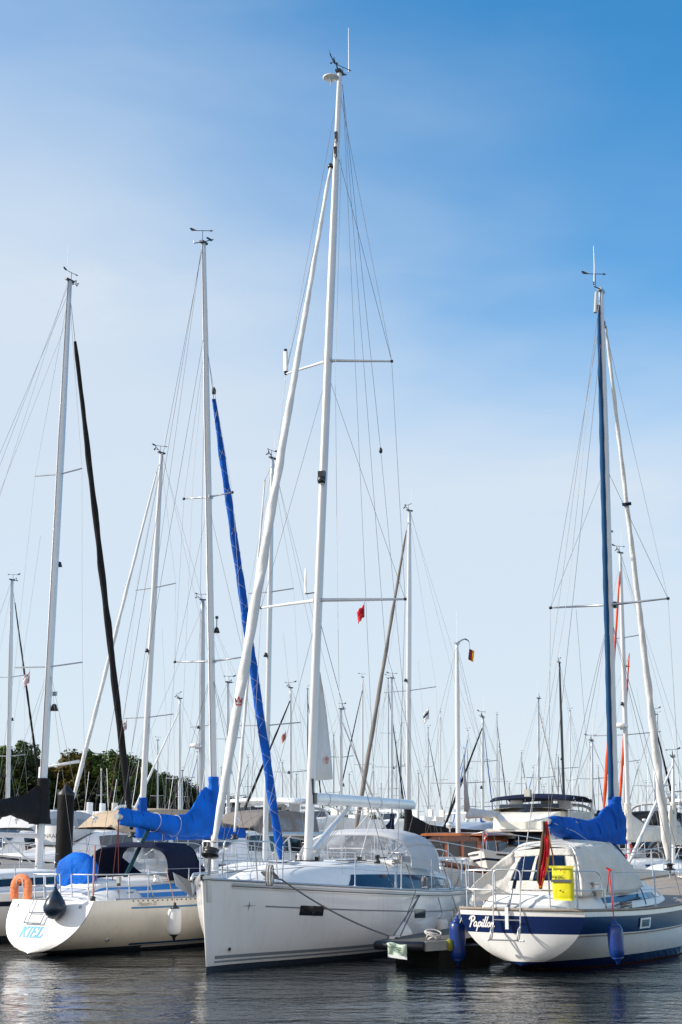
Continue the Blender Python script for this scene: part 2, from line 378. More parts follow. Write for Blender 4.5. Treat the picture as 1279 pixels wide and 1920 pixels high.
def windvane(mb, base, h, d, s=1.0, m=None):       # arrow vane on a rod; d horizontal direction
    m = m or black; base = V(base); d = V(d).normalized(); t = base + V((0, 0, h))
    mb.tube([base, t], 0.007, m, 5)
    mb.tube([t - d * 0.24 * s, t + d * 0.26 * s + V((0, 0, -.01))], 0.009 * s, m, 5)
    e = t - d * 0.24 * s; u = V((0, 0, 1))
    for off in (d.cross(u) * .006, -d.cross(u) * .006):
        mb.poly([e + off + d*.10*s, e + off - d*.05*s + u*.075*s, e + off - d*.09*s + u*.05*s, e + off - d*.03*s - u*.01*s], m)
    mb.poly([t + d*.26*s + V((0, 0, -.01)), t + d*.19*s + u*.02, t + d*.19*s - u*.04], m)
def cups(mb, base, arm, s=1.0):                     # anemometer on an arm
    base = V(base); t = base + V(arm); mb.tube([base, t], 0.010, black, 5)
    mb.tube([t + V((0, 0, .03)), t - V((0, 0, .09))], 0.012, black, 5)
    for k in range(3):
        a = 2.1 * k + .4; q = t + V((.075*s*math.cos(a), .075*s*math.sin(a), -.09)); mb.tube([t - V((0, 0, .09)), q], .005, black, 4)
        mb.lathe(q, [(0, -.02), (.022, -.012), (.028, 0), (.022, .012), (0, .02)], black, 6)
def furled(B, a, b, r0, r1, m, name='furled_sail', sagv=0.0, nseg=70, wr=0.12, seed=0, n=12, prof=None):
    a, b = V(a), V(b); mb = MB(); rows = []
    ax = (b - a).normalized(); p = ax.orthogonal().normalized(); q = ax.cross(p)
    for i in range(nseg + 1):
        f = i / nseg; c = a.lerp(b, f) - V((0, 0, 1)) * 0 + V((0, 0, -1)) * (sagv * 4 * f * (1 - f))
        r = lerp(r0, r1, f) if prof is None else interp(prof, f)
        row = []
        for j in range(n):
            th = 2 * math.pi * j / n
            w = 1 + wr * .7 * math.sin(2 * th - f * nseg * 0.55 + seed) + wr * .8 * noise.noise(V((math.cos(th) * 1.3 + seed, math.sin(th) * 1.3, f * nseg * .33)))
            w += .16 * max(0, math.cos(th - f * nseg * .31 + seed * 1.7)) ** 6 - .07 * max(0, math.cos(th - f * nseg * .31 + seed * 1.7 - .75)) ** 6
            row.append(c + p * (r * w * math.cos(th)) + q * (r * w * math.sin(th)))
        rows.append(row)
    b0 = mb.grid(rows, m, close=True); mb.face(range(b0, b0 + n), m); mb.face(range(b0 + nseg*n, b0 + nseg*n + n), m)
    return mb
def cover(outline, thick, m, seed=0, wr=0.05, nx=44, nz=26, yoff=0.0, flat=1.0):
    """sail cover: outline = [(x, ztop, zbot)] along the boom; lofted rings with folds"""
    mb = MB(); rows = []; x0 = outline[0][0]; x1 = outline[-1][0]
    to = [(p[0], p[1]) for p in outline]; bo = [(p[0], p[2]) for p in outline]; th = [(p[0], p[3]) for p in outline] if len(outline[0]) > 3 else [(x0, thick), (x1, thick)]
    if x0 > x1: to, bo, th = to[::-1], bo[::-1], th[::-1]
    xs = [lerp(to[0][0], to[-1][0], i / nx) for i in range(nx + 1)]
    for i, x in enumerate(xs):
        zt, zb = interp(to, x), interp(bo, x); h = (zt - zb) / 2; zc = (zt + zb) / 2; t = interp(th, x)
        endk = min(1, .25 + min(i, nx - i) / 2.0)
        row = []
        for j in range(nz):
            a = 2 * math.pi * j / nz; y = math.sin(a); z = math.cos(a)
            w = t * (0.62 + 0.38 * (-z)) if z < 0 else t * (0.62 - 0.35 * z * z)
            zz = zc + z * h
            nn = noise.noise(V((x * 2.6 + seed, zz * 2.2 + (1.3 if y > 0 else -1.3) + x * 1.6, seed))) * wr + abs(noise.noise(V((x * 5.5 + zz*3 + seed, zz * 3.0, seed + 3)))) * wr * .9
            row.append(V((x + .3 * nn, yoff + y * (w * endk) * flat + (nn if y > 0 else -nn) * min(1, abs(y) * 2), zz + nn * .25 * z)))
        rows.append(row)
    b0 = mb.grid(rows, m, close=True); mb.face(range(b0, b0 + nz), m); mb.face(range(b0 + nx*nz, b0 + nx*nz + nz), m)
    return mb
def sleeve(B, foot, top, z0, z1, ra, rb, m, seed=0):
    mb = MB(); rows = []; ax = (top - foot)
    for i in range(22):
        z = lerp(z0, z1, i/21); c = foot + ax * ((z - foot.z) / ax.z); k = 1 + .9 * (1 - i/21) ** 2 + .05*math.sin(i*1.3)
        if i == 21: k = .98
        rows.append([c + V((-.05*(k - 1) + ra*k*math.cos(a)*(1 + .08*noise.noise(V((math.cos(a)*2, math.sin(a)*2, z*4 + seed)))), rb*(1 + (k - 1)*.8)*math.sin(a)*(1 + .1*noise.noise(V((math.cos(a)*2, math.sin(a)*2, z*5 + seed)))), 0)) for a in [2*math.pi*j/20 for j in range(20)]])
    b0 = mb.grid(rows, m, close=True); mb.face(range(b0 + 21*20, b0 + 22*20), m, False); return B.add('mast_sleeve', mb)
def house(secs, m, roofm=None, n=26, vs=6, camber=0.07, ends=True):
    """coachroof: secs = [(x, yb, yt, zb, zt)]; returns MB and side function P(x, v, side, off)"""
    tabs = [[(s_[0], s_[k]) for s_ in secs] for k in range(1, 5)]
    x0, x1 = secs[0][0], secs[-1][0]
    def P(x, v, side=1, off=0.0):
        yb, yt, zb, zt = [sinterp(t, x) for t in tabs]
        y = lerp(yb, yt, v ** 1.4) + off; z = lerp(zb, zt, v)
        return V((x, side * y, z))
    mb = MB(); rows = []
    for i in range(n + 1):
        x = lerp(x0, x1, i / n); yb, yt, zb, zt = [sinterp(t, x) for t in tabs]; h = zt - zb; row = []
        half = [(lerp(yb, yt, v ** 1.4), lerp(zb, zt, v)) for v in [k / vs for k in range(vs + 1)]]
        half += [(yt - min(.06, yt*.3), zt + .025 * min(1, h*3)), (yt * .75, zt + camber * .5 * min(1, h*3)), (yt * .4, zt + camber * .85 * min(1, h*3)), (0, zt + camber * min(1, h*3))]
        row = [V((x, y, z)) for y, z in half] + [V((x, -y, z)) for y, z in half[::-1][1:]]
        rows.append(row)
    b0 = mb.grid(rows, m); k = len(rows[0])
    if ends: mb.face(range(b0, b0 + k), m, False); mb.face(range(b0 + n*k, b0 + n*k + k), m, False)
    return mb, P
def side_patch(P, x0, x1, v0, v1, side, m, off=0.008, slant0=0.0, slant1=0.0, n=8):
    mb = MB(); rows = []
    for k in range(5):
        f = k / 4; v = lerp(v0, v1, f); a = x0 + slant0 * f; b = x1 + slant1 * f
        rows.append([P(lerp(a, b, i / n), v, side, off) for i in range(n + 1)])
    mb.grid(rows, m, sm=True); return mb
def strokes(mb, polys, w, fn, m, thick=0.006):
    """write polylines (u,v) as flat ribbons on a surface fn(u,v)->point"""
    for pl in polys:
        ww = w
        if isinstance(pl, tuple): pl, ww = pl
        pts = [V((p[0], p[1], 0)) for p in pl]
        for i in range(len(pts) - 1):
            a, b = pts[i], pts[i+1]; d = (b - a)
            if d.length < 1e-6: continue
            d.normalize(); nrm = V((-d.y, d.x, 0)) * ww / 2; e = d * ww * .35
            q = [a - e + nrm, a - e - nrm, b + e - nrm, b + e + nrm]
            mb.poly([fn(p.x, p.y) for p in q], m)
def hang_fender(name, top, L, r, m, label, grp=None, rope_to=None, ropem=None, endm=None, cat='fender', n=18, tilt=(0, 0)):
    """cylindrical fender hanging at its eye"""
    root = empty(name, top); tag(root, label, cat, grp); ax = V((tilt[0], tilt[1], -1)).normalized()
    body = [(0.012, 0.05), (r*.42, .075), (r*.78, .115), (r*.97, .17), (r, .24), (r*1.01, L*.5), (r, L - .24), (r*.97, L - .17), (r*.78, L - .115), (r*.42, L - .075), (.012, L - .05)]
    mb = MB(); mb.lathe((0, 0, 0), body, m, n, ax); mb.build('fender_body', root)
    for h0, h1 in ((0.0, .12), (L, L - .12)):
        mb = MB(); s_ = 1 if h1 > h0 else -1
        mb.lathe((0, 0, 0), [(0, h0), (.024, h0 + s_*.005), (.028, h0 + s_*.045), (r*.40, h0 + s_*.072), (r*.80, h0 + s_*.112), (r*.2, h0 + s_*.13)], endm or m, 12, ax)
        mb.build('fender_eye', root)
    if rope_to is not None:
        d = V(rope_to) - V(top); mb = MB(); mb.tube([(0, 0, 0), d * .5 + V((0, 0, -.01)), d], .009, ropem or ropeg, 5); mb.build('rope', root)
    return root
def lifelines(B, H, ts, sides, h=0.58, rad=0.012, wr=0.0045, zoff=0.0, lines=(1.0, 0.52), inset=0.06, linerange=None):
    for sd in sides:
        tops = []
        for t in ts:
            p = H.pt(t, H.zs(t), sd); p.y -= sd * inset; p.z += zoff; mb = MB()
            mb.tube([p, p + V((0, sd*.01, h))], rad, steel, 7); mb.lathe(p, [(.035, 0), (.03, .02), (.014, .04)], steel, 8); B.add('stanchion', mb); tops.append(p)
        for f in lines:
            pts = []
            for a, b in zip(tops, tops[1:]): pts += sag(a + V((0, 0, h*f)), b + V((0, 0, h*f)), .008, 4)
            B.tube('lifeline', pts, wr, wire, 4)
# ------------------------------------------------------------------ setting: water, far shore
def build_water():
    m = bpy.data.materials.new('harbour water'); m.use_nodes = True; t = m.node_tree; n = t.nodes; l = t.links
    b = n['Principled BSDF']; b.inputs['Base Color'].default_value = (0.006, 0.010, 0.012, 1); b.inputs['Roughness'].default_value = 0.012; b.inputs['IOR'].default_value = 1.333
    tc = n.new('ShaderNodeTexCoord')
    hs = None
    for sc, st, w, det in ((0.8, (0.8, 1.0, 1), 0.22, 2), (3.4, (0.9, 1.0, 1), 0.40, 3), (9.5, (1.0, 1.0, 1), 0.17, 3)):
        mp = n.new('ShaderNodeMapping'); mp.inputs['Scale'].default_value = st; mp.inputs['Rotation'].default_value = (0, 0, R(7 if sc < 5 else -12)); l.new(tc.outputs['Object'], mp.inputs[0])
        no = n.new('ShaderNodeTexNoise'); no.inputs['Scale'].default_value = sc; no.inputs['Detail'].default_value = det; no.inputs['Roughness'].default_value = 0.5; no.inputs['Distortion'].default_value = 0.4; l.new(mp.outputs[0], no.inputs['Vector'])
        mu = n.new('ShaderNodeMath'); mu.operation = 'MULTIPLY'; l.new(no.outputs[0], mu.inputs[0]); mu.inputs[1].default_value = w
        if hs is None: hs = mu.outputs[0]
        else:
            ad = n.new('ShaderNodeMath'); ad.operation = 'ADD'; l.new(hs, ad.inputs[0]); l.new(mu.outputs[0], ad.inputs[1]); hs = ad.outputs[0]
    big = n.new('ShaderNodeTexNoise'); big.inputs['Scale'].default_value = 0.35; big.inputs['Detail'].default_value = 3; mpb = n.new('ShaderNodeMapping'); mpb.inputs['Scale'].default_value = (.5, 1.6, 1); l.new(tc.outputs['Object'], mpb.inputs[0]); l.new(mpb.outputs[0], big.inputs['Vector'])
    ms = n.new('ShaderNodeMapRange'); l.new(big.outputs[0], ms.inputs[0]); ms.inputs[1].default_value = .35; ms.inputs[2].default_value = .65; ms.inputs[3].default_value = .35; ms.inputs[4].default_value = 1.35
    mm_ = n.new('ShaderNodeMath'); mm_.operation = 'MULTIPLY'; l.new(hs, mm_.inputs[0]); l.new(ms.outputs[0], mm_.inputs[1]); hs = mm_.outputs[0]
    bn = n.new('ShaderNodeBump'); bn.inputs['Strength'].default_value = 1.0; bn.inputs['Distance'].default_value = WAVE; l.new(hs, bn.inputs['Height']); l.new(bn.outputs[0], b.inputs['Normal'])
    mb = MB(); xs = [-1500, -200, -40, 0, 40, 200, 1500]; ys = [-60, 5, 20, 40, 80, 200, 1200]
    mb.grid([[(x, y, 0) for x in xs] for y in ys], m); o = mb.build('water'); tag(o, None, None, kind='structure')
WAVE = 0.056
build_water()
grassm = mat('shore grass', (0.10, 0.105, 0.035), 0.95, var=0.35, vs=0.6, col2=(0.19, 0.16, 0.06))
mb = MB(); rows = []
for i in range(60):
    x = -420 + i * 14.2; r = []
    for (y, z) in ((118, -1.0), (122, .6), (128, 1.4), (140, 1.9), (190, 2.3), (420, 3.0), (900, 4), (1190, 4)):
        k = 1.0 if x < 35 else 2.3 if x > 90 else lerp(1.0, 2.3, (x - 35) / 55)
        r.append((x * (1 if y < 200 else 2.4), y * (k if y < 200 else 1) + (200 if (y >= 200 and k > 1.5) else 0) + 3 * noise.noise(V((x * .05, y * .02, 0))), z * (.75 if k > 1.5 else 1) + .35 * noise.noise(V((x * .11, y * .05, 4)))))
    rows.append(r)
mb.grid(rows, grassm); o = mb.build('terrain'); tag(o, None, None, kind='structure')

# ------------------------------------------------------------------ trees on the far shore
barkm = mat('bark', (0.07, 0.055, 0.04), 0.9, var=0.3)
def leafmat(name, c1, c2, c3):
    m = bpy.data.materials.new(name); m.use_nodes = True; t = m.node_tree; n = t.nodes; l = t.links; b = n['Principled BSDF']
    b.inputs['Roughness'].default_value = 0.7; b.inputs['Specular IOR Level'].default_value = 0.15
    tc = n.new('ShaderNodeTexCoord'); no = n.new('ShaderNodeTexNoise'); no.inputs['Scale'].default_value = 0.45; no.inputs['Detail'].default_value = 8; no.inputs['Roughness'].default_value = .7; l.new(tc.outputs['Object'], no.inputs['Vector'])
    cr = n.new('ShaderNodeValToRGB'); l.new(no.outputs[0], cr.inputs[0]); e = cr.color_ramp.elements
    e[0].position = .3; e[0].color = (*c1, 1); e[1].position = .68; e[1].color = (*c3, 1); k = e.new(.5); k.color = (*c2, 1)
    l.new(cr.outputs[0], b.inputs['Base Color']); MATS[name] = m; return m
lf = [leafmat('leaves deep', (.006, .013, .004), (.018, .032, .009), (.045, .065, .014)), leafmat('leaves mid', (.016, .032, .007), (.055, .09, .016), (.12, .165, .03)),
      leafmat('leaves golden', (.025, .03, .006), (.08, .07, .012), (.17, .11, .02))]
def tree_meshes(seed, h, wdt, lm, dens=1.0):
    r = random.Random(seed); tr = MB()
    tr.tube([(0, 0, 0), (.1, 0, h*.25), (-.05, .1, h*.5), (.1, 0, h*.82)], [.34, .27, .18, .05], barkm, 8)
    for k in range(7):
        a = r.uniform(0, 6.28); z = h * r.uniform(.25, .6); q = V((math.cos(a) * wdt * r.uniform(.5, .8), math.sin(a) * wdt * r.uniform(.5, .8), z + h * r.uniform(.1, .25)))
        tr.tube([(0, 0, z), q * .5 + V((0, 0, z * .5)), q], [.12, .08, .03], barkm, 5)
    cr = MB(); cl = []
    for k in range(int(70 * dens)):
        while True:
            u = V((r.uniform(-1, 1), r.uniform(-1, 1), r.uniform(-1, 1)))
            if .25 < u.length < 1: break
        zz = h * .56 + u.z * h * .44; tp = 1.0 - max(0, u.z) * .25
        cl.append((V((u.x * wdt * tp, u.y * wdt * tp, zz)), r.uniform(.4, .95)))
    for c, s_ in cl:
        for k in range(120):
            d = V((r.gauss(0, 1), r.gauss(0, 1), r.gauss(0, .8))); d = d.normalized() * (s_ * r.uniform(.55, 1.1)); p = c + d
            n = (d.normalized() + V((r.uniform(-1, 1), r.uniform(-1, 1), r.uniform(-.3, 1))) * .8).normalized(); a = n.orthogonal().normalized(); a.rotate(Matrix.Rotation(r.uniform(0, 6.28), 3, n)); b = n.cross(a)
            w = r.uniform(.10, .22); g = w * r.uniform(.5, .9)
            cr.poly([p - a*w, p - b*g*.8, p + a*w, p + b*g], lm)
    return tr, cr
protos = []
for i, (h, w, m) in enumerate([(11, 2.7, lf[0]), (10.5, 3.2, lf[1]), (12, 2.8, lf[1]), (9, 2.6, lf[2]), (8, 2.8, lf[0])]):
    tr, cr = tree_meshes(20 + i, h, w, m); protos.append((tr.build('trunk'), cr.build('crown'), h))
treekinds = ['dark dense broadleaf tree', 'broad mid green tree', 'tall bushy green tree', 'tree with yellowish brown leaves', 'low dark rounded tree']
used_p = set(); treelab = {}
def put_tree(px, Y, topy, k, extra):
    tr, cr, h = protos[k]; top = at(px, topy, Y); s_ = (top.z - 2.0) / (h * 1.0); s_ = max(.35, s_)
    base = V((top.x, Y, 1.7)); e = empty('tree', base, rnd.uniform(0, 6.28)); e.scale = (s_ * rnd.uniform(1.0, 1.2), s_ * rnd.uniform(1.0, 1.2), s_)
    tag(e, treekinds[k] + ' ' + extra, 'tree', 'trees along the far shore')
    for src in (tr, cr):
        if src.name in used_p: c = src.copy(); C.objects.link(c)
        else: c = src; used_p.add(src.name)
        c.parent = e
skyline = [(-20, 1390), (0, 1388), (20, 1392), (38, 1382), (60, 1398), (80, 1418), (104, 1436), (122, 1412), (150, 1402), (185, 1400), (215, 1398), (245, 1402), (265, 1420), (290, 1432), (320, 1446), (345, 1452), (375, 1462), (410, 1474), (440, 1484), (470, 1490), (500, 1493), (530, 1500), (560, 1508), (600, 1512), (640, 1514), (680, 1516), (720, 1520), (770, 1524), (800, 1545)]
x = -25.0; i = 0
while x < 790:
    ty = sinterp(skyline, x) + rnd.uniform(-3, 9); Y = lerp(138, 190, max(0, (x - 250)) / 550) + rnd.uniform(-5, 5)
    if x > 405 and 560 > x and rnd.random() < .25: x += 16; continue
    k = 3 if 118 < x < 160 else (rnd.choice([0, 0, 4, 1]) if x < 110 else rnd.choice([1, 2, 1, 2, 0]) if x < 270 else rnd.choice([0, 4, 1, 0]))
    where = 'on the far shore behind the leftmost masts' if x < 110 else 'behind the thick black mooring pile' if x < 160 else 'on the shore behind the blue sail cover' if x < 400 else 'in the low row of trees between the masts' if x < 600 else 'on the low far shore beyond the white boom'
    put_tree(x, Y, ty, k, where); x += rnd.uniform(11, 17) if x < 400 else rnd.uniform(14, 22)
for k in range(14):
    put_tree(-15 + k * 30 + rnd.uniform(-6, 6), 150 + rnd.uniform(-3, 12), sinterp(skyline, -15 + k*30) + 30, rnd.choice([0, 4, 0, 1]), 'in the second row of the wooded shore')
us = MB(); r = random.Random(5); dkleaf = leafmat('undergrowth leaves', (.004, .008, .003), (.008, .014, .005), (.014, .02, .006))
for k in range(16000):
    x = r.uniform(-45, 8); y = r.uniform(130, 136) if r.random() < .6 else r.uniform(136, 150); z = 1.6 + r.random() ** 1.1 * (5.0 * max(.25, 1 - max(0, x + 20) / 34)); p = V((x, y, z))
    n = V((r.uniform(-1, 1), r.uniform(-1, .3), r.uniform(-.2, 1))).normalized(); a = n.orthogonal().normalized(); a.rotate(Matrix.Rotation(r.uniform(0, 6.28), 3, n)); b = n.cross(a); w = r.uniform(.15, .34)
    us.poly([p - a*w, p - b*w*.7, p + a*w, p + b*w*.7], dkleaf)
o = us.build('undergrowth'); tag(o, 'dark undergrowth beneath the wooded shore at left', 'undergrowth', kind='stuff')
# ================================================================== white sloop in the middle, bow towards us
def build_centre():
    B = Boat('sailing_yacht', (1.56, 33.75), R(250), 'large white sloop in the middle, bow towards us, grey stripes along its waterline')
    H = Hull(11.0, [(0, 1.5), (.2, 1.78), (.45, 1.9), (.62, 1.74), (.78, 1.25), (.9, .62), (.96, .255), (.985, .095), (1, .03)],
             [(0, 1.0), (.35, 1.06), (.7, 1.23), (1, 1.44)], [(0, -.2), (.2, -.4), (.5, -.6), (.85, -.5), (1, -.3)],
             ([(0, 4), (.5, 4.2), (.8, 2.3), (1, 1.3)], [(0, 2.2), (.5, 2), (.8, 1.5), (1, 1.1)]), stem=.22, tr=-.1)
    lv = [lambda t: H.zs(t), lambda t: H.zs(t) - .03, lambda t: .235, lambda t: .185, lambda t: .155, lambda t: .13, lambda t: .085, lambda t: -.15]
    lv = [lambda t: H.zs(t), lambda t: .245 - .02*t, lambda t: .19 - .02*t, lambda t: .155 - .02*t, lambda t: .128 - .02*t, lambda t: .085, lambda t: -.18]
    mb = MB(); mb = H.mesh(lv, [gel, gel, gel, gel, gel, antif], nt=64, sub=6)
    hull = B.add('hull', mb)
    def zf(z0): return lambda x: z0
    for za, zb in ((.238, .188), (.158, .128)):
        o = H.patch(.2, 10.62, za, zb, 1, greyst, .004, 60); B.add('waterline_stripe', o, hull)
    o = H.patch(.1, 9.85, lambda x: H.zs(H.tof(x, .9)) - .375, lambda x: H.zs(H.tof(x, .9)) - .398, 1, greyst, .004, 50, nz=1); B.add('cove_stripe', o, hull)
    # star emblem beside the cove stripe
    fn = lambda u, v: H.side(10.15 - u, H.zs(H.tof(10.1, 1)) - .385 + v, 1, .006); mb = MB()
    for pl in ([(-.14, 0), (-.012, .007), (0, .075), (.012, .007), (.14, 0), (.012, -.007), (0, -.075), (-.012, -.007)],): mb.poly([fn(*p) for p in pl], greyst)
    B.add('emblem', mb, hull)
    # hull windows
    for (xa, px) in ((8.93, 585), (5.35, 788), (2.4, 0)):
        o = H.patch(xa - (.25 if xa > 8 else .31), xa + (.25 if xa > 8 else .31), lambda x: H.zs(H.tof(x, .9)) - .345, lambda x: H.zs(H.tof(x, .9)) - .505, 1, glassd, .007, 6, .0); B.add('hull_window', o)
    # gunwale: grey rubbing band, dark line, toe rail
    for t1, za, zb, m_, of in ((.93, -.045, -.085, alud, .02), (.93, -.087, -.10, teakd, .014), (.93, -.102, -.118, steel, .022)):
        o = H.patch(.1, 10.5, lambda x: H.zs(H.tof(x, 1.0)) + za, lambda x: H.zs(H.tof(x, 1.0)) + zb, 1, m_, of, 60, nz=2); B.add('rubbing_strip', o)
        o = H.patch(.1, 10.5, lambda x: H.zs(H.tof(x, 1.0)) + za, lambda x: H.zs(H.tof(x, 1.0)) + zb, -1, m_, of, 60, nz=2); B.add('rubbing_strip', o)
    mb = MB(); H.rail(mb, alud, .018, .0, 0.004); B.add('toe_rail', mb)
    B.add('deck', H.deck(geld, .02, .08))
    mb = MB(); H.rail(mb, teakd, .012, .012, -.07, .12, .86, (1,)); B.add('deck_edge', mb)
    # stem plate
    mb = MB(); rows = []
    for k in range(7):
        z = 1.43 - .36 * k / 6; rows.append([H.side(H.X(1, z) - .02 - .07 * f, z, s_, .008) for s_, f in ((1, 1.6), (1, .8), (1, .1), (-1, .1), (-1, .8), (-1, 1.2))])
    mb.grid(rows, steel); B.add('stem_plate', mb)
    mb = MB(); p = H.side(10.35, .33, 1, .012); mb.lathe(p, [(0, .0), (.028, .0), (.028, .012), (.016, .014), (0, .006)], black, 10, V((.3, 1, 0))); B.add('thruster_anode', mb)
    # coachroof
    hs_, Pf = house([(.0, 1.05, .95, .98, 1.22), (1.2, 1.28, 1.16, 1.0, 1.34), (3.0, 1.34, 1.08, 1.02, 1.50), (5.0, 1.30, .98, 1.08, 1.55), (6.6, 1.14, .82, 1.14, 1.56), (7.8, .92, .62, 1.2, 1.53), (8.9, .66, .40, 1.28, 1.45), (9.7, .34, .2, 1.34, 1.37)], geld, n=60, camber=.10)
    cabin = B.add('cabin', hs_)
    for x0, x1, m_ in ((7.1, 5.1, glass), (5.07, 3.1, glass), (3.07, 1.15, glass)):
        s0 = -.45 if x0 > 5.9 else .0; o = side_patch(Pf, x0 + (.0), x1, .12, .68, 1, m_, .008, slant0=s0, slant1=0 if x1 > 1.4 else .0, n=12); B.add('cabin_window', o, cabin)
    o = side_patch(Pf, 7.1, 1.15, .12, .68, -1, glass, .008, n=24); B.add('cabin_window', o, cabin)
    o = side_patch(Pf, 1.95, 1.50, .28, .56, 1, steel, .012, n=4); f_ = B.add('porthole_frame', o, cabin); o = side_patch(Pf, 1.90, 1.55, .33, .51, 1, glassd, .016, n=4); B.add('porthole', o, cabin)
    for x, y, w, d in ((5.45, .42, .5, .32), (7.6, 0, .55, .5), (4.1, -.4, .5, .35)):
        mb = MB(); z = Pf(x, 1)[2] + .085; mb.box((x, y, z), (w, d, .035), alud); mb.box((x, y, z + .02), (w - .07, d - .07, .02), glassd); B.add('deck_hatch', mb, bevel=.008)
    # mast with its fittings
    foot = V((6.4, 0, 1.62)); top = B.ry(637, 137)
    mast = mast_part(B, foot, top, .125, .078, aluw); ax = (top - foot)
    mb = MB(); mb.box((6.4, 0, 1.65), (.42, .30, .06), black); mb.box((6.2, .12, 1.69), (.12, .07, .1), black); mb.box((6.2, -.12, 1.69), (.12, .07, .1), black); mb.lathe((6.28, .22, 1.66), [(.0, 0), (.05, 0), (.04, .1), (.055, .13), (0, .14)], steel, 10); mb.lathe((6.28, -.22, 1.66), [(.0, 0), (.05, 0), (.04, .1), (.055, .13), (0, .14)], steel, 10); B.add('mast_foot', mb)
    def onm(py): # point on mast axis at picture height
        lo, hi = 0, 1
        for _ in range(30):
            m_ = (lo + hi) / 2
            if proj(B.Wd(foot.lerp(top, m_)))[1] > py: lo = m_
            else: hi = m_
        return foot.lerp(top, lo)
    u = onm(676); l_ = onm(1125)
    ut = spreaders(B, u, 1.22, .62, aluw, .034, .04); lt = spreaders(B, l_, 1.58, .78, aluw, .038, .05)
    ch = {1: V((5.75, 1.55, 1.12)), -1: V((5.75, -1.55, 1.12))}
    cap = onm(165)
    for i, sd in enumerate((1, -1)):
        stay(B, [cap, ut[i], lt[i], ch[sd]], r=.0055); stay(B, [onm(700), lt[i]], r=.0042); stay(B, [onm(1150), ch[sd] + V((.06, -sd*.05, 0))], r=.0052, m=wired if sd > 0 else wire)
        stay(B, [onm(280) , ut[i]], r=.0042, m=wired)
        for dx in (0, .07):
            mb = MB(); q = ch[sd] + V((dx, 0, 0)); mb.tube([q, q + V((0, 0, .16))], .014, steel, 6); mb.tube([q + V((0, 0, .16)), q + V((-.003, 0, .32))], .009, steel, 6); B.add('turnbuckle', mb)
    bs = onm(150); hk = V((1.6, 0, 6.3)); stay(B, [bs + V((-.2, 0, 0)), hk], 'backstay', .0045); stay(B, [hk, (.25, 1.1, 1.1)], 'backstay', .0045); stay(B, [hk, (.25, -1.1, 1.1)], 'backstay', .0045)
    mb = MB(); p = B.ry(714, 845, 0.5); mb.lathe(p - V((0, 0, .07)), [(0, 0), (.03, .02), (.042, .06), (.038, .10), (.015, .14), (0, .15)], black, 10); B.add('block', mb)
    stay(B, [bs + V((-.2, 0, 0)), p], 'topping_lift', .004, wired); stay(B, [p, B.ry(775, 1493, .66)], 'topping_lift', .004); stay(B, [bs + V((-.22, 0, 0)), B.ry(703, 1500, .4)], 'halyard', .004)
    stay(B, [onm(300) + V((0, .12, 0)), B.ry(629, 700, .2), B.ry(633, 1120, .25), B.ry(642, 1640, .9)], 'flag_halyard', .0042, ropew)
    # masthead
    mb = MB(); mb.box(top + V((0, 0, .02)), (.26, .13, .05), black); mb.tube([top + V((-.05, 0, 0)), top + V((-.28, .05, .10))], .022, black, 6); B.add('masthead_fitting', mb)
    mb = MB(); b_ = B.ry(654, 134); mb.tube([top + V((-.1, 0, .05)), b_, B.ry(653.5, 52)], [.012, .011, .006], white, 6); B.add('antenna', mb)
    mb = MB(); mb.lathe(B.ry(621, 147) + V((0, 0, 0)), [(0, -.16), (.02, -.15), (.02, -.02), (.17, .0), (.19, .02), (.15, .045), (0, .06)], gel, 18); mb.tube([B.ry(622, 150), top + V((.05, 0, -.17))], .018, alud, 6); B.add('satellite_dome', mb)
    mb = MB(); a0 = B.ry(636, 137); a1 = B.ry(631, 122); a2 = B.ry(624, 112); a3 = B.ry(619, 101)
    mb.tube([a0, a1, a2, a3], [.022, .013, .011, .014], black, 6); cups(mb, a2, (0, .03, .02), 1.0); mb.poly([a3, a3 + V((.12, 0, .10)), a3 + V((-.02, 0, .03)), a3 + V((-.1, 0, -.05))], black); B.add('wind_sensor', mb)
    mb = MB(); windvane(mb, B.ry(643, 138), .17, (-1, .6, 0), .95); B.add('wind_vane', mb)
    for py, n_ in ((262, 0), (290, 0)):
        mb = MB(); q = onm(py) + V((.14, .03, 0)); mb.box(q, (.05, .06, .24), black); mb.box(q + V((.03, 0, -.12)), (.05, .04, .08), alud); B.add('halyard_exit', mb)
    mb = MB(); q = onm(893) + V((.17, .03, 0)); mb.box(q, (.11, .14, .12), black); mb.lathe(q + V((0.02, 0, -.2)), [(0, 0), (.07, 0), (.085, .05), (.085, .13), (.05, .15), (0, .15)], black, 12); mb.lathe(q + V((.02, 0, -.205)), [(0, 0), (.06, .001)], white, 10); B.add('deck_light', mb)
    # radar reflector tube on the upper port... starboard spreader tip, aerial above lower spreader
    mb = MB(); q = ut[1]; mb.tube([q + V((0, 0, .06)), q + V((.03, 0, .50))], .05, white, 12); mb.tube([q + V((0, 0, .02)), q + V((0, 0, .07))], .04, black, 10); mb.tube([q + V((.03, 0, .50)), q + V((.03, 0, .56))], .035, black, 10); B.add('radar_reflector', mb)
    mb = MB(); q = B.ry(573, 1112, -.25); mb.tube([onm(1110), q + V((0, 0, -.02)), q], .012, black, 5); mb.tube([q, q + V((0, 0, .17)), q + V((0.0, 0, .5))], [.022, .030, .016], white, 8); B.add('antenna', mb)
    # boom, vang, sheets
    be = B.ry(774, 1509, .66); be = V((be.x, .66, be.z)); bst = V((6.22, .02, 2.83)); d = (be - bst)
    mb = MB(); rows = []; n_ = 16
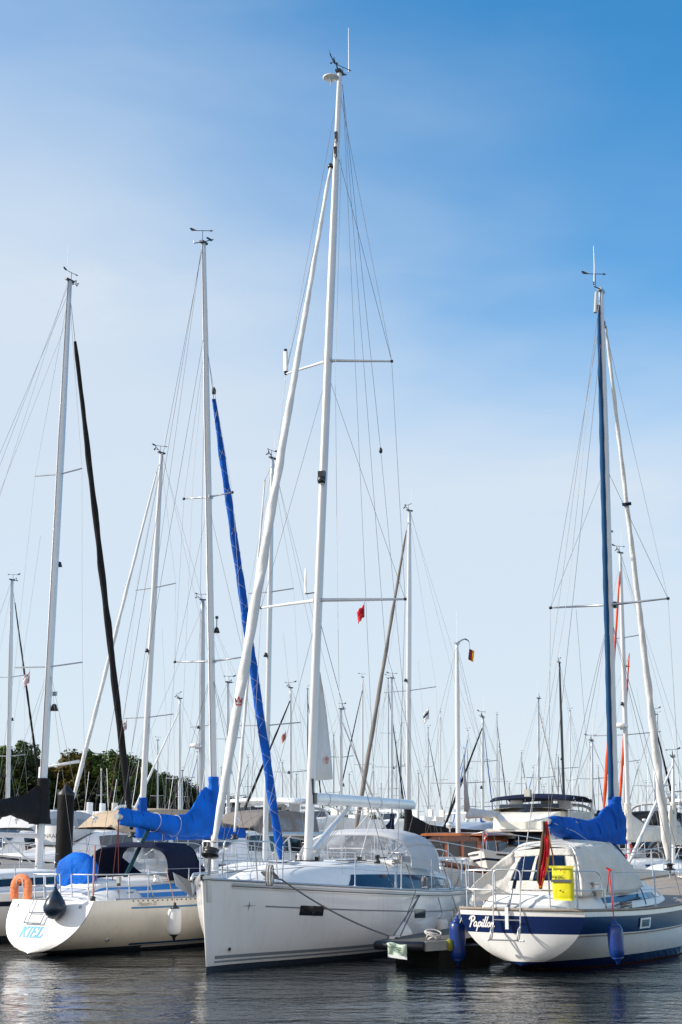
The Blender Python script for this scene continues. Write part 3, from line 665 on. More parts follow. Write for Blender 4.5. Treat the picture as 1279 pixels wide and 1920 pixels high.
    for k, (f, ra, rb) in enumerate([(0, .08, .07), (.03, .112, .09), (.12, .118, .095), (.5, .112, .095), (.9, .105, .09), (.985, .10, .085), (1, .085, .07)]):
        c = bst + d * f; rows.append([c + V((0, 0, 1)) * (ra * math.cos(2*math.pi*j/n_)) + V((-.14, .99, 0)) * (rb * math.sin(2*math.pi*j/n_)) for j in range(n_)])
    b0 = mb.grid(rows, gel, close=True); mb.face(range(b0, b0 + n_), black, False); mb.face(range(b0 + 6*n_, b0 + 7*n_), gel, False)
    boom = B.add('boom', mb); mb = MB(); mb.box(bst + V((.04, 0, 0)), (.14, .17, .21), black); mb.box(bst + V((.10, 0, .22)), (.05, .12, .3), black); B.add('gooseneck', mb, boom); mb = MB(); mb.box(be + V((.02, 0, -.07)), (.10, .1, .04), alud); B.add('boom_end_fitting', mb, boom)
    for f in (.12, .62): mb = MB(); c = bst + d * f; mb.tube([c + V((0, .102*math.sin(a), .12*math.cos(a))) for a in [k*.45 for k in range(15)]], .006, alud, 4); B.add('boom_strap', mb, boom)
    v0 = V((6.2, .03, 1.86)); v1 = bst + d * .34 + V((0, 0, -.10)); mb = MB(); mb.tube([v0, v0.lerp(v1, .55)], .062, gel, 10); mb.tube([v0.lerp(v1, .55), v1], .050, gel, 10); B.add('boom_vang', mb)
    for o_ in (.05, .10): stay(B, sag(v0 + V((0, o_, -.05)), v1 + V((0, o_, -.05)), .03), 'vang_line', .008, ropew)
    sh = bst + d * .58 + V((0, 0, -.11))
    for p_ in ((3.4, .75, 1.58), (3.4, -.75, 1.58), (4.9, .5, 1.62)): stay(B, sag(sh, p_, .01), 'mainsheet', .009, ropew)
    stay(B, sag(bst + d * .12 + V((0, 0, -.12)), sh + V((0, 0, .02)), .09), 'mainsheet', .008, ropew); stay(B, sag(bst + d * .13 + V((0, .03, -.11)), sh, .16), 'mainsheet', .008, ropew)
    # furled mainsail clew coming out of the mast and furled genoa
    mb = MB(); q = [B.ry(603, 1262, .0), B.ry(610, 1340, 0), B.ry(617, 1420, 0), B.ry(621, 1461, 0)]; e = [onm(1262), onm(1340), onm(1420), onm(1464)]
    rows = []
    for i in range(4): a_, b_ = e[i] + V((-.12, 0, 0)), q[i]; b_ = V((a_.x - (.03, .42, .78, 1.0)[i], .03, b_.z)); rows.append([a_.lerp(b_, k/6) + V((0, .03 * math.sin(k * 1.1 + i), 0)) for k in range(7)])
    mb.grid(rows, csail); ms = B.add('mainsail', mb)
    md = ms.modifiers.new('thick', 'SOLIDIFY'); md.thickness = .01
    c = rows[2][4] + V((0, .05, -.05)); mb = MB(); s_ = .075
    fn = lambda u_, v_: c + V((-u_ * s_, .0, v_ * s_)); strokes(mb, [[(-1, .7), (-.7, -.8), (.7, -.8), (1, .7), (.5, -.1), (0, 1), (-.5, -.1), (-1, .7)]], .28, fn, red); B.add('sail_emblem', mb, ms)
    ga = B.ry(620, 312); gb = B.ry(402, 1580)
    mb = furled(B, ga, gb, .04, .08, csail, sagv=.0, nseg=150, wr=.085, seed=2, n=14, prof=[(0, .025), (.04, .036), (.27, .052), (.46, .070), (.72, .088), (.88, .08), (.97, .06), (1, .035)]); fs = B.add('furled_sail', mb)
    cc = ga.lerp(gb, (1373 - 312) / (1580 - 312) * 1.0); 
    camd = B.L((0, 0, 2)) - cc; camd.normalize(); rt = camd.cross(V((0, 0, 1))).normalized() * -1; c2 = cc + camd * .118; mb = MB()
    fn = lambda u_, v_: c2 + rt * (u_ * .06) + V((0, 0, v_ * .075)); strokes(mb, [[(-1, .7), (-.7, -.8), (.7, -.8), (1, .7), (.5, -.1), (0, 1), (-.5, -.1), (-1, .7)]], .28, fn, red); B.add('sail_emblem', mb, fs)
    stay(B, [onm(250) + V((.1, 0, 0)), ga], 'forestay', .012, steel); mb = MB(); mb.lathe(ga + V((0, 0, -.06)), [(0, 0), (.06, .02), (.065, .07), (.04, .12), (0, .13)], black, 10); B.add('furler_swivel', mb)
    mb = MB(); q = B.ry(395, 1597); axd = (ga - gb).normalized(); mb.lathe(q - axd * .11, [(0, 0), (.06, .005), (.135, .03), (.15, .055), (.135, .075), (.12, .10), (.135, .13), (.14, .15), (.06, .17), (0, .17)], black, 18, axd); B.add('furler_drum', mb)
    mb = MB(); bow = V((10.75, 0, 1.46)); mb.tube([q - axd*.1, bow + V((.05, 0, 0))], .03, steel, 8); mb.box(bow + V((.12, 0, .0)), (.55, .14, .05), steel); mb.lathe(bow + V((.36, -.06, 0)), [(.0, 0), (.05, 0), (.03, .06), (.05, .12), (0, .12)], black, 10, V((0, 1, 0))); B.add('bow_roller', mb)
    # plough anchor on the roller
    mb = MB(); s0 = bow + V((-.35, -.02, .07)); s1 = bow + V((.52, -.03, .05)); mb.tube([s0, s1, s1 + V((.10, 0, -.10))], [.024, .03, .028], steel, 6)
    tip = s1 + V((-.02, -.02, -.34)); bk = s1 + V((.24, 0, -.02))
    for sd in (1, -1): mb.poly([tip, s1 + V((.05, sd*.03, -.10)), bk + V((.02, sd*.24, .06)), s1 + V((.22, sd*.20, -.17))], steel, False); mb.poly([tip + V((.01, 0, -.006)), s1 + V((.22, sd*.20, -.176)), bk + V((.02, sd*.24, .052))], alud, False)
    B.add('anchor', mb)
    # pulpit: two hoops
    def tubep(name, pts, r=.0135, m_=steel, sm=True): mb_ = MB(); mb_.tube(smoothpts(pts, 5) if sm else pts, r, m_, 7); return B.add(name, mb_)
    zt = 2.02
    for sd in (1, -1):
        tubep('pulpit', [(10.55, sd*.12, 1.44), (10.62, sd*.18, 1.8), (10.6, sd*.2, zt), (10.35, sd*.30, zt + .01), (9.75, sd*.50, zt), (9.52, sd*.57, zt - .02), (9.45, sd*.60, zt - .15), (9.38, sd*.62, 1.36)])
        tubep('pulpit', [(10.6, sd*.17, 1.72), (10.0, sd*.42, 1.70), (9.42, sd*.61, 1.68)], .011); tubep('pulpit', [(9.95, sd*.43, zt), (9.9, sd*.48, 1.37)], .0125, sm=False)
    tubep('pulpit', [(10.6, .2, zt), (10.66, 0, zt), (10.6, -.2, zt)], .013)
    lifelines(B, H, [.865, .71, .56, .40, .24, .12, .02], (1, -1), .60, linerange=None)
    # sprayhood
    zr = lambda yy: 1.57
    arch = []
    def ring(x, hw, h, z0, lean=0.0, n_=18):
        out = []
        for k in range(n_ + 1):
            a = math.pi * k / n_; y = hw * math.copysign(abs(math.cos(a)) ** .62, math.cos(a)); z = z0 + h * abs(math.sin(a)) ** .72
            out.append(V((x + lean * math.sin(a), y, z)))
        return out
    f0 = ring(4.35, 1.02, .10, 1.52, .25); f1 = ring(3.75, 1.24, .66, 1.50, .1); f2 = ring(3.0, 1.36, .84, 1.44, .0); f3 = ring(2.3, 1.40, .86, 1.38, -.1)
    mb = MB(); rows = [[a.lerp(b, k/6) for a, b in zip(f0, f1)] for k in range(7)]; mb.grid(rows, clearv); B.add('windscreen', mb)
    mb = MB(); rows = [[a.lerp(b, k/4) + V((0, 0, .02*math.sin(k/4*math.pi))) for a, b in zip(f1, f2)] for k in range(5)] + [[a.lerp(b, k/4) + V((0, 0, .015*math.sin(k/4*math.pi))) for a, b in zip(f2, f3)] for k in range(1, 5)]
    mb.grid([r_[3:16] for r_ in rows], cgreyl); sh_ = B.add('sprayhood', mb); md = sh_.modifiers.new('thick', 'SOLIDIFY'); md.thickness = .012
    for a_, b_ in ((0, 4), (15, 19)):
        mb = MB(); mb.grid([r_[a_:b_] for r_ in rows], cgreyl); B.add('side_flap', mb, sh_)
    for f_ in (f1, f3): mb = MB(); mb.tube(f_, .014, steel, 6); B.add('hood_bow', mb, sh_)
    mb = MB(); mb.tube(f0, .022, cgreyl, 6); mb.tube([a.lerp(b, .5) for a, b in zip(f0, f1)][8:11], .01, cgreyl, 4)
    for k in (4, 14): mb.tube([f0[k].lerp(f1[k], q_/4) for q_ in range(5)], .018, cgreyl, 5)
    B.add('window_border', mb, sh_)
    # sprayhood coaming + winches, clutches
    mb = MB(); rows = [[V((x, y * 1.08, z)) for (x, y, z) in [(4.55 + .12*math.cos(k*.2), lerp(-1, 1, k/16), 1.53) for k in range(17)]], [V((4.5, lerp(-1.06, 1.06, k/16), 1.66)) for k in range(17)], [V((4.3, lerp(-1.04, 1.04, k/16), 1.66)) for k in range(17)]]
    mb.grid(rows, geld); B.add('sprayhood_coaming', mb)
    for x, y, z, s_ in ((4.8, .85, 1.60, .8), (4.8, -.85, 1.60, .8), (2.1, 1.25, 1.42, 1), (1.5, 1.22, 1.4, 1.1), (2.0, -1.25, 1.42, 1)):
        mb = MB(); mb.lathe((x, y, z), [(0, 0), (.08*s_, 0), (.075*s_, .04), (.05*s_, .07), (.05*s_, .11), (.07*s_, .14), (.06*s_, .16), (0, .165)], steel if x < 4 else black, 14); B.add('winch', mb)
    mb = MB(); mb.box((5.1, .55, 1.66), (.9, .05, .03), black); mb.box((5.0, .55, 1.70), (.12, .06, .06), black); B.add('genoa_track', mb); mb = MB(); mb.box((5.3, -.5, 1.66), (.9, .05, .03), black); B.add('genoa_track', mb)
    # wheels, binnacle, pushpit, coiled rope
    for sd in (1,):
        mb = MB(); c = V((1.05, sd*1.0, 1.36)); mb.tube([c + V((.05*math.cos(a), .50*math.cos(a), .50*math.sin(a))) for a in [k*math.pi/18 for k in range(37)]], .016, alud, 6)
        for k in range(5): a = k*1.257; mb.tube([c, c + V((0, .46*math.cos(a), .46*math.sin(a)))], .008, steel, 5)
        mb.tube([c, c + V((.2, 0, 0))], .03, black, 8); B.add('steering_wheel', mb); mb = MB(); mb.box(c + V((.2, 0, -.25)), (.22, .26, .75), gel); B.add('binnacle', mb, bevel=.03)
    for sd in (1, -1):
        tubep('pushpit', [(1.4, sd*1.62, 1.62), (.5, sd*1.5, 1.64), (.12, sd*1.38, 1.64), (.08, sd*.9, 1.62)]); tubep('pushpit', [(1.4, sd*1.62, 1.34), (.4, sd*1.48, 1.33), (.1, sd*1.3, 1.33)], .011)
        for x, y in ((1.4, 1.64), (.2, 1.42)): tubep('pushpit', [(x, sd*y, 1.0), (x, sd*y, 1.63)], .013, sm=False)
    mb = MB(); c = B.ry(797, 1640, 1.58)
    for k in range(7): mb.tube([c + V((.01*k, .05*math.sin(a) + .012*(k-3), -.03 - (.17 + .012*k)*(1 - math.cos(a)) )) for a in [q_*.42 for q_ in range(16)]], .011, ropew if k % 2 else ropeg, 5)
    mb.tube([c + V((-.02, .05, -.3)), c + V((-.05, .08, -.5)), c + V((-.02, .06, -.68))], .010, ropew, 5); B.add('coiled_rope', mb)
    mb = MB(); c = B.ry(508, 1610, .95)
    for k in range(5): mb.tube([c + V((.06*math.sin(a) + .02*k, .03*k - .06, -.1 - .16*(1 - math.cos(a)))) for a in [q_*.42 for q_ in range(16)]], .009, ropew if k % 2 else ropeg, 5)
    B.add('coiled_rope', mb)
    for x in (9.75, 4.75, .9):
        for sd in (1, -1):
            p = H.pt(H.tof(x, 1.0), H.zs(H.tof(x, 1.0)), sd); p.y -= sd * .1; mb = MB(); mb.tube([p + V((-.14, 0, .06)), p + V((.14, 0, .06))], .016, steel, 7); mb.tube([p + V((-.05, 0, 0)), p + V((-.05, 0, .06))], .014, steel, 6); mb.tube([p + V((.05, 0, 0)), p + V((.05, 0, .06))], .014, steel, 6); B.add('cleat', mb)
    for sd in (.35, -.35):
        stay(B, sag((10.4, .1, 1.52), (4.8, sd*2.6, 1.66), .01), 'furling_line', .006, ropeg)
    B.H = H; return B
A = build_centre()

# ================================================================== white and blue yacht at left, KIEL on the transom
def build_kiel():
    B = Boat('sailing_yacht', (-5.34, 27.3), R(62), 'white and blue sloop at left with KIEL lettered on its stern')
    H = Hull(9.25, [(0, .95), (.12, 1.12), (.3, 1.42), (.5, 1.55), (.7, 1.36), (.85, .85), (.95, .32), (1, .03)],
             [(0, .965), (.25, .95), (.5, .97), (.75, 1.08), (1, 1.3)], [(0, .06), (.10, -.05), (.25, -.3), (.5, -.55), (.85, -.45), (1, -.2)],
             ([(0, 2.4), (.25, 2.5), (.5, 2.6), (1, 1.3)], [(0, 1.9), (.5, 1.9), (1, 1.1)]), stem=.9, tr=.62, bulge=.07, tpow=5)
    H.bz = lambda t: interp(H.bot, t) + .004
    lv = [lambda t: H.zs(t), lambda t: max(.10, H.bz(t)), lambda t: H.bz(t) if t < .12 else max(H.bz(t), -.2)]
    hull = B.add('hull', H.mesh(lv, [gelc, antif], nt=64, sub=12, trmat=[gel, gel]))
    o = H.patch(1.25, 9.0, lambda x: .155, lambda x: .118, -1, cteal, .004, 60); B.add('waterline_stripe', o, hull)
    o = H.patch(1.6, 9.0, lambda x: .095, lambda x: .06, -1, gel, .004, 60); B.add('waterline_stripe', o, hull)
    o = H.patch(.95, 9.0, lambda x: H.zs(H.tof(x, .9)) - .130, lambda x: H.zs(H.tof(x, .9)) - .164, -1, mat('faded blue stripe', (.06, .22, .42), .4), .004, 60); B.add('cove_stripe', o, hull)
    mb = MB(); pts = [H.pt(0, z, -1) + V((.004, -.003, 0)) for z in [lerp(.94, .08, k/14) for k in range(15)]]; mb.tube(pts, .006, black, 4); pts = [H.pt(0, z, 1) for z in [lerp(.94, .08, k/14) for k in range(15)]]; mb.tube(pts, .006, black, 4); B.add('transom_seam', mb, hull)
    # lettering
    def tf(u, v): return V((H.trx(-u, v) - .008, -u, v))
    def letters(word, u0, v0, h, w, gap, sl, th, fn, m_, name, parent):
        G = {'K': ([[(0, 0), (0, 1)], [(-.12, 0), (.2, 0)], [(-.12, 1), (.2, 1)], [(.02, .42), (.72, 1)], [(.22, .55), (.78, 0)], [(.6, 1), (.9, 1)], [(.62, 0), (.95, 0)]], 1.0),
             'I': ([[(0.1, 0), (.1, 1)], [(-.08, 0), (.28, 0)], [(-.08, 1), (.28, 1)]], .45), 'E': ([[(0, 0), (0, 1)], [(-.12, 1), (.7, 1), (.7, .8)], [(-.12, 0), (.74, 0), (.78, .24)], [(0, .52), (.45, .52)], [(.45, .4), (.45, .64)]], .92), 'L': ([[(0, 0), (0, 1)], [(-.12, 1), (.22, 1)], [(-.12, 0), (.7, 0), (.76, .28)]], .9)}
        mb_ = MB(); u = u0
        for ch in word:
            ps, adv = G[ch]; out = []
            for k, pl in enumerate(ps): out.append(([(u + (a * w + b * sl * h / w * w), v0 + b * h) for a, b in pl], th if k == 0 or (ch == 'K' and k in (3, 4)) else th * .55))
            strokes(mb_, out, th, fn, m_); u += adv * w + gap
        return B.add(name, mb_, parent)
    letters('KIEL', -.37, .335, .165, .135, .028, .22, .040, lambda u, v: tf(u, v), ltblue, 'lettering', hull)
    def script(txt, fn, size, m_, name, shear=.35, parent=hull, bold=0.0):
        cu = bpy.data.curves.new('t', 'FONT'); cu.body = txt; cu.size = size; cu.shear = shear; cu.offset = bold; cu.resolution_u = 3
        o_ = bpy.data.objects.new('t', cu); C.objects.link(o_); me = bpy.data.meshes.new_from_object(o_); bpy.data.objects.remove(o_)
        for v in me.vertices: v.co = fn(v.co.x, v.co.y)
        me.materials.clear(); me.materials.append(m_); o2 = bpy.data.objects.new(name, me); C.objects.link(o2); o2.parent = parent; return o2
    B.script = script
    brn = mat('faded brown lettering', (.36, .28, .19), .6)
    script('Maestro 35', lambda u, v: tf(-.22 + u, .525 + v), .07, mat('pale grey lettering', (.55, .56, .58), .6), 'lettering')
    script('Maestro 35', lambda u, v: H.side(1.12 + u, .845 + v, -1, .006), .10, brn, 'lettering')
    mb = MB(); H.rail(mb, alud, .016, .012, -.02, .06); B.add('toe_rail', mb)
    mb = MB()
    for i in range(64):
        x = 1.0 + i * .125; t = H.tof(x, .95); z = H.zs(t) - .022; p = H.side(x, z, -1, .0); mb.box(p, (.035, .012, .022), black)
    B.add('rail_slots', mb)
    B.add('deck', H.deck(geld, .03, .05)); mb = MB(); rows = [[V((x, -(H.b(H.tof(x, .95)) - a), H.zs(H.tof(x, .95)) + .004 )) for a in (.06, .2, .33)] for x in [1.4 + .2*k for k in range(34)]]; mb.grid(rows, teak); B.add('side_deck', mb)
    # raised stern hump, coaming, coachroof
    hm, _ = house([(.35, .5, .3, .93, .99), (.8, .85, .6, .93, 1.10), (1.6, .9, .7, .94, 1.13)], geld, n=12, camber=.06); B.add('stern_locker', hm)
    hs_, Pf = house([(.5, .42, .34, .93, 1.06), (.9, .56, .46, .93, 1.24), (1.6, .76, .64, .93, 1.26), (2.4, .95, .82, .93, 1.28), (3.4, 1.12, .92, .94, 1.30), (4.8, 1.05, .8, .96, 1.36), (6.2, .86, .56, 1.0, 1.28), (7.2, .5, .28, 1.07, 1.12)], geld, n=50); cab = B.add('cabin', hs_)
    for a, b in ((.12, .37), (.50, .80)):
        o = side_patch(Pf, .62, 3.0, a, b, -1, blueg, .006, n=14); B.add('paint_stripe', o, cab); o = side_patch(Pf, 3.55, 4.6, a, b, -1, blueg, .006, n=10); B.add('paint_stripe', o, cab)
    o = side_patch(Pf, 3.05, 3.5, .1, .85, -1, glassd, .009, slant0=.15, slant1=.1, n=5); B.add('cabin_window', o, cab); o = side_patch(Pf, 4.65, 5.7, .15, .7, -1, glassd, .009, n=5); B.add('cabin_window', o, cab)
    # mast etc
    foot = V((5.5, 0, 1.38)); top = B.ry(382, 455); mast = mast_part(B, foot, top, .095, .068, aluw)
    def onm(py):
        lo, hi = 0, 1
        for _ in range(30):
            m_ = (lo + hi) / 2
            if proj(B.Wd(foot.lerp(top, m_)))[1] > py: lo = m_
            else: hi = m_
        return foot.lerp(top, lo)
    ut = spreaders(B, onm(932), .66, .02, alud, .022, .03); lt = spreaders(B, onm(1240), .92, .1, alud, .024, .03)
    for i, sd in enumerate((1, -1)):
        chp = V((5.35, sd*1.38, .98)); stay(B, [onm(640), ut[i], lt[i], chp]); stay(B, [onm(945), lt[i]], r=.004); stay(B, [onm(1260), chp + V((.25, 0, 0))]); stay(B, [onm(1260), chp + V((-.35, 0, 0))], m=wired)
    stay(B, [top, (.75, 0, 1.0)], 'backstay', .0045, wired); stay(B, [onm(470) + V((-.1, 0, 0)), B.ry(228, 1540)], 'topping_lift', .004); stay(B, [onm(640) + V((-.1, 0, 0)), B.ry(227, 1520)], 'running_backstay', .0045, wired)
    stay(B, [onm(640), B.ry(376, 1100, .2), B.ry(372, 1600, .3)], 'halyard', .0045, mat('purple rope', (.12, .10, .28), .8)); stay(B, [onm(640), B.ry(362, 900, .3), B.ry(330, 1640, .5)], 'halyard', .004, ropew)
    mb = MB(); mb.box(top, (.22, .1, .05), black); q = B.ry(364, 456); mb.tube([q, top + V((0, 0, .02)), B.ry(400, 449)], .012, black, 5); mb.poly([B.ry(400, 450), B.ry(389, 444), B.ry(386, 446), B.ry(396, 453)], black); mb.tube([q, q + V((0, 0, .07))], .014, white, 6); B.add('masthead_fitting', mb)
    mb = MB(); windvane(mb, top + V((-.05, 0, .02)), .27, B.L(B.Wd((0, 0, 0)) + V((1, 0, 0))), .95); B.add('wind_vane', mb)
    mb = MB(); q = onm(1180) + V((.12, -.08, 0)); mb.lathe(q, [(0, -.07), (.075, -.07), (.045, .03), (.02, .06), (0, .06)], black, 10); mb.tube([q, q + V((0, 0, .3))], .012, black, 4); mb.box(q + V((0, 0, .28)), (.05, .05, .06), black); B.add('steaming_light', mb)
    # furled blue genoa with its lacing
    ga = B.ry(401, 748); gb = V((8.35, 0, 1.62)); stay(B, [onm(645) + V((.06, 0, 0)), ga], 'forestay', .008, steel)
    L0 = furled(B, ga, gb, .05, .09, cblue, nseg=110, wr=.06, seed=5, prof=[(0, .045), (.12, .072), (.5, .098), (.85, .104), (.97, .09), (1, .05)]); fs = B.add('furled_sail', L0)
    mb = MB(); pts = []
    for k in range(400):
        f = k / 399; c = ga.lerp(gb, f * .98 + .01); r_ = interp([(0, .045), (.12, .072), (.5, .098), (.85, .104), (1, .08)], f) * 1.13; a = f * 150
        pts.append(c + V((math.cos(a) * r_, math.sin(a) * r_, 0)))
    mb.tube(pts, .004, ropew, 3); pts2 = [ga.lerp(gb, f) + V((math.cos(-a) * r_, math.sin(-a) * r_, 0)) for f, a, r_ in [(k/399, k/399*75, interp([(0, .045), (.12, .072), (.5, .098), (.85, .104), (1, .08)], k/399) * 1.13) for k in range(400)]]; mb.tube(pts2, .003, ropew, 3); B.add('lacing', mb, fs)
    mb = MB(); mb.lathe(ga + V((0, 0, .12)), [(0, 0), (.045, .0), (.05, .1), (.02, .16), (0, .17)], black, 8); B.add('furler_swivel', mb); mb = MB(); mb.lathe(gb + V((.03, 0, -.18)), [(0, 0), (.1, .0), (.1, .03), (.05, .05), (.1, .1), (0, .12)], black, 12); B.add('furler_drum', mb)
    # boom and cover
    o_ = [(225, 1514, 1547), (263, 1521, 1552), (300, 1526, 1562), (328, 1529, 1568), (350, 1526, 1569), (362, 1512, 1568), (370, 1496, 1567), (378, 1482, 1570), (386, 1474, 1570), (394, 1480, 1568), (400, 1505, 1564)]
    tb = []
    for px, a, b in o_: p = B.ry(px, a); q = B.ry(px, b); tb.append((p.x, p.z, q.z, .17 if px < 360 else .19 if px < 380 else .13))
    tb.sort(); sleeve(B, foot, top, B.ry(392, 1560).z, B.ry(392, 1456).z, .13, .105, cblueb, 1); cv = B.add('sail_cover', cover(tb, .17, cblueb, seed=1, wr=.035, nx=70, nz=30)); mb = MB(); mb.tube([foot + V((-.1, 0, 1.03)), V((tb[0][0] - .1, 0, tb[0][2] + .16))], .06, alud, 10); B.add('boom', mb)
    sm_ = mat('blue seam', (.002, .05, .25), .9)
    for f in (.08, .2, .46, .72, .86):
        x = lerp(tb[0][0], tb[-1][0], f); zt = interp([(p[0], p[1]) for p in tb], x); zb = interp([(p[0], p[2]) for p in tb], x); th_ = interp([(p[0], p[3]) for p in tb], x); mb = MB(); mb.tube([V((x + .01*math.sin(a*3), th_*(.64)*math.sin(a)*1.03, (zt+zb)/2 + (zt-zb)*.505*math.cos(a))) for a in [k*.3 for k in range(22)]], .007, sm_, 4); B.add('seam', mb, cv)
    for f in (.33, .62):
        i = int(f * 10); x = lerp(tb[0][0], tb[-1][0], f * .75 + .1); zt = interp([(p[0], p[1]) for p in tb], x); zb = interp([(p[0], p[2]) for p in tb], x); mb = MB()
        mb.tube([V((x + .05*math.cos(a), .175*math.sin(a), (zt+zb)/2 + (zt-zb)*.52*math.cos(a))) for a in [k*.33 for k in range(20)]], .006, ropew, 4); B.add('cover_tie', mb, cv)
    for o2 in (0, .05, .1): stay(B, sag(V((tb[0][0] + 1.05 + o2, 0, tb[0][2] + .05)), V((2.0 + o2, -.1, 1.3)), .0), 'mainsheet', .018, mat('teal rope', (.03, .10, .13), .8))
    stay(B, [V((tb[0][0], 0, tb[0][2] + .2)), (1.1, -.5, 1.05)], 'sheet', .009, mat('maroon rope', (.16, .05, .05), .8)); stay(B, [V((tb[0][0], .03, tb[0][2] + .2)), (1.0, -.75, 1.05)], 'sheet', .009, mat('maroon rope', (.16, .05, .05), .8))
    # stays down to the stern on the pushpit
    stay(B, [onm(470) + V((-.1, 0, 0)), B.ry(174, 1690, -.8)], 'backstay', .005, mat('pink rope', (.42, .25, .22), .8))
    mb = MB(); q = B.ry(174, 1690, -.8); mb.tube([q, q + V((0, 0, 1.0))], .018, mat('pink rope'), 6); mb.lathe(q, [(0, 0), (.05, .01), (.05, .08), (0, .1)], black, 8); B.add('backstay_tensioner', mb)
    # navy sprayhood with clear side
    def hring(x, hw, h, z0, n_=22):
        return [V((x, hw * math.copysign(abs(math.cos(a_)) ** .45, math.cos(a_)), z0 + h * abs(math.sin(a_)) ** .55)) for a_ in [math.pi * k / n_ for k in range(n_ + 1)]]
    r0 = hring(2.30, .98, .66, 1.26); r1 = hring(2.75, 1.0, .76, 1.25); r2 = hring(3.35, .98, .74, 1.25); r3 = hring(4.0, .88, .14, 1.26)
    rows = [[p.lerp(q, k/5) + V((0, 0, .02*math.sin(k/5*3.14))) for p, q in zip(r0, r1)] for k in range(6)] + [[p.lerp(q, k/5) + V((0, 0, .015*math.sin(k/5*3.14))) for p, q in zip(r1, r2)] for k in range(1, 6)]
    mb = MB(); mb.grid(rows, cnavy); spm = B.add('sprayhood', mb); md = spm.modifiers.new('t', 'SOLIDIFY'); md.thickness = .012
    fr = [[p.lerp(q, k/6) for p, q in zip(r2, r3)] for k in range(7)]
    mb = MB(); mb.grid([r_[3:20] for r_ in fr], clearv2); B.add('windscreen', mb, spm)
    for a_, b_ in ((0, 4), (19, 23)): mb = MB(); mb.grid([r_[a_:b_] for r_ in fr], cnavy); B.add('side_panel', mb, spm)
    for r_ in (r0, r2): mb = MB(); mb.tube([p + V((0, 0, .005)) for p in r_], .012, cnavy, 6); B.add('hood_bow', mb, spm)
    mb = MB(); mb.tube([V((2.32, -.98, 1.28)), V((2.05, -1.0, 1.28)), V((2.0, -1.02, 1.24))], .01, ropew, 5); mb.tube([r0[5] + V((0,0,.01)), V((1.7, .95, 1.25))], .006, ropew, 4); B.add('hood_strap', mb, spm)
    # cloth side wing running aft on the port side
    mb = MB(); wr_ = [[r0[j].lerp(V((1.75, .98, 1.25)), k/8) if j < 5 else r0[j].lerp(V((1.75, .98, 1.25)), k/8) for j in range(0, 6)] for k in range(9)]; mb.grid(wr_, cnavy); B.add('side_wing', mb, spm)
    # covered steering wheel
    mb = MB(); c = V((.9, .16, 1.42)); rows = []
    for k, x in enumerate((-.15, -.148, -.14, -.11, -.05, .05, .11, .14, .148)):
        f = (.03, .4, .78, .93, 1, 1, .93, .78, .03)[k]; rows.append([])
        for j in range(28):
            a = 2*math.pi*j/28; r_ = f * (1 + .05 * noise.noise(V((math.cos(a)*3, math.sin(a)*3, x*8)))); yy = .47*math.sin(a)*r_; zz = math.cos(a)*r_*(.40 if math.cos(a) > 0 else .33)
            if zz < 0: yy *= .94
            rows[-1].append(c + V((x + .05*noise.noise(V((yy*8, zz*1.6, 2))) - .035*abs(math.sin(yy*13 + zz*1.5)) * (1 if x < 0 else 0), yy, zz)))
    b0 = mb.grid(rows, cblueb, close=True); B.add('wheel_cover', mb); mb = MB(); mb.lathe((.95, .16, .98), [(.14, 0), (.1, .1), (.08, .4), (0, .4)], gel, 12); B.add('steering_pedestal', mb)
    # pushpit
    def tp(name, pts, r=.0125, sm=True, m_=steel): mb_ = MB(); mb_.tube(smoothpts(pts, 5) if sm else pts, r, m_, 7); return B.add(name, mb_)
    for z, e in ((1.42, 0), (1.20, .0)):
        tp('pushpit', [(1.5, 1.05, z), (.75, .95, z), (.42, .84, z), (.36, .5, z), (.36, .15, z)]); tp('pushpit', [(.36, -.12, z), (.38, -.6, z), (.5, -.84, z), (.9, -.97, z), (1.35, -1.06, z)] + ([(1.46, -1.08, z - .04), (1.62, -1.12, .98)] if z > 1.4 else [(1.55, -1.1, z)]))
    for x, y in ((.36, .15), (.36, -.12), (.45, .84), (.5, -.84), (1.0, -.98), (.9, .98), (.36, .5), (.38, -.5)): tp('pushpit', [(x + .05, y, .95), (x, y, 1.42)], .0125, False)
    mb = MB(); mb.box((.8, -.9, 1.32), (.07, .06, .12), mat('grey lamp', (.35, .36, .33), .5)); mb.box((.8, -.9, 1.24), (.05, .05, .06), black); mb.tube([(.8, -.9, 1.2), (.8, -.92, .97)], .012, alud, 5); B.add('stern_light', mb)
    # boarding ladder on the transom
    mb = MB()
    for y in (.36, -.04): mb.tube([V((H.trx(y, z) - .05, y, z)) for z in (.99, .8, .57)], .011, steel, 6)
    for z in (.57, .75): mb.tube([V((H.trx(y, z) - .05, y, z)) for y in (.37, -.05)], .011, steel, 6)
    B.add('swim_ladder', mb)
    for y, z in ((.75, .86), (-.72, .86)):
        mb = MB(); mb.lathe(V((H.trx(y, z) - .004, y, z)), [(0, .0), (.035, 0), (.03, .012), (.0, .006)], alud, 10, V((-1, 0, .5))); B.add('transom_fitting', mb)
    if True: pass; mb = MB(); p = H.side(.62, .25, -1, .004); mb.lathe(p, [(0, .02), (.03, .02), (.034, 0)], alud, 10, V((0, -1, 0))); mb.lathe(p, [(0, .024), (.017, .024)], black, 8, V((0, -1, 0))); B.add('exhaust_outlet', mb)
    lifelines(B, H, [.155, .27, .40, .55, .70, .84], (-1, 1), .56)
    for x, y in ((1.9, -.98), (3.3, -.6)):
        mb = MB(); mb.lathe((x, y, 1.24), [(0, 0), (.08, 0), (.07, .05), (.05, .08), (.05, .12), (.065, .15), (0, .16)], steel, 12); B.add('winch', mb)
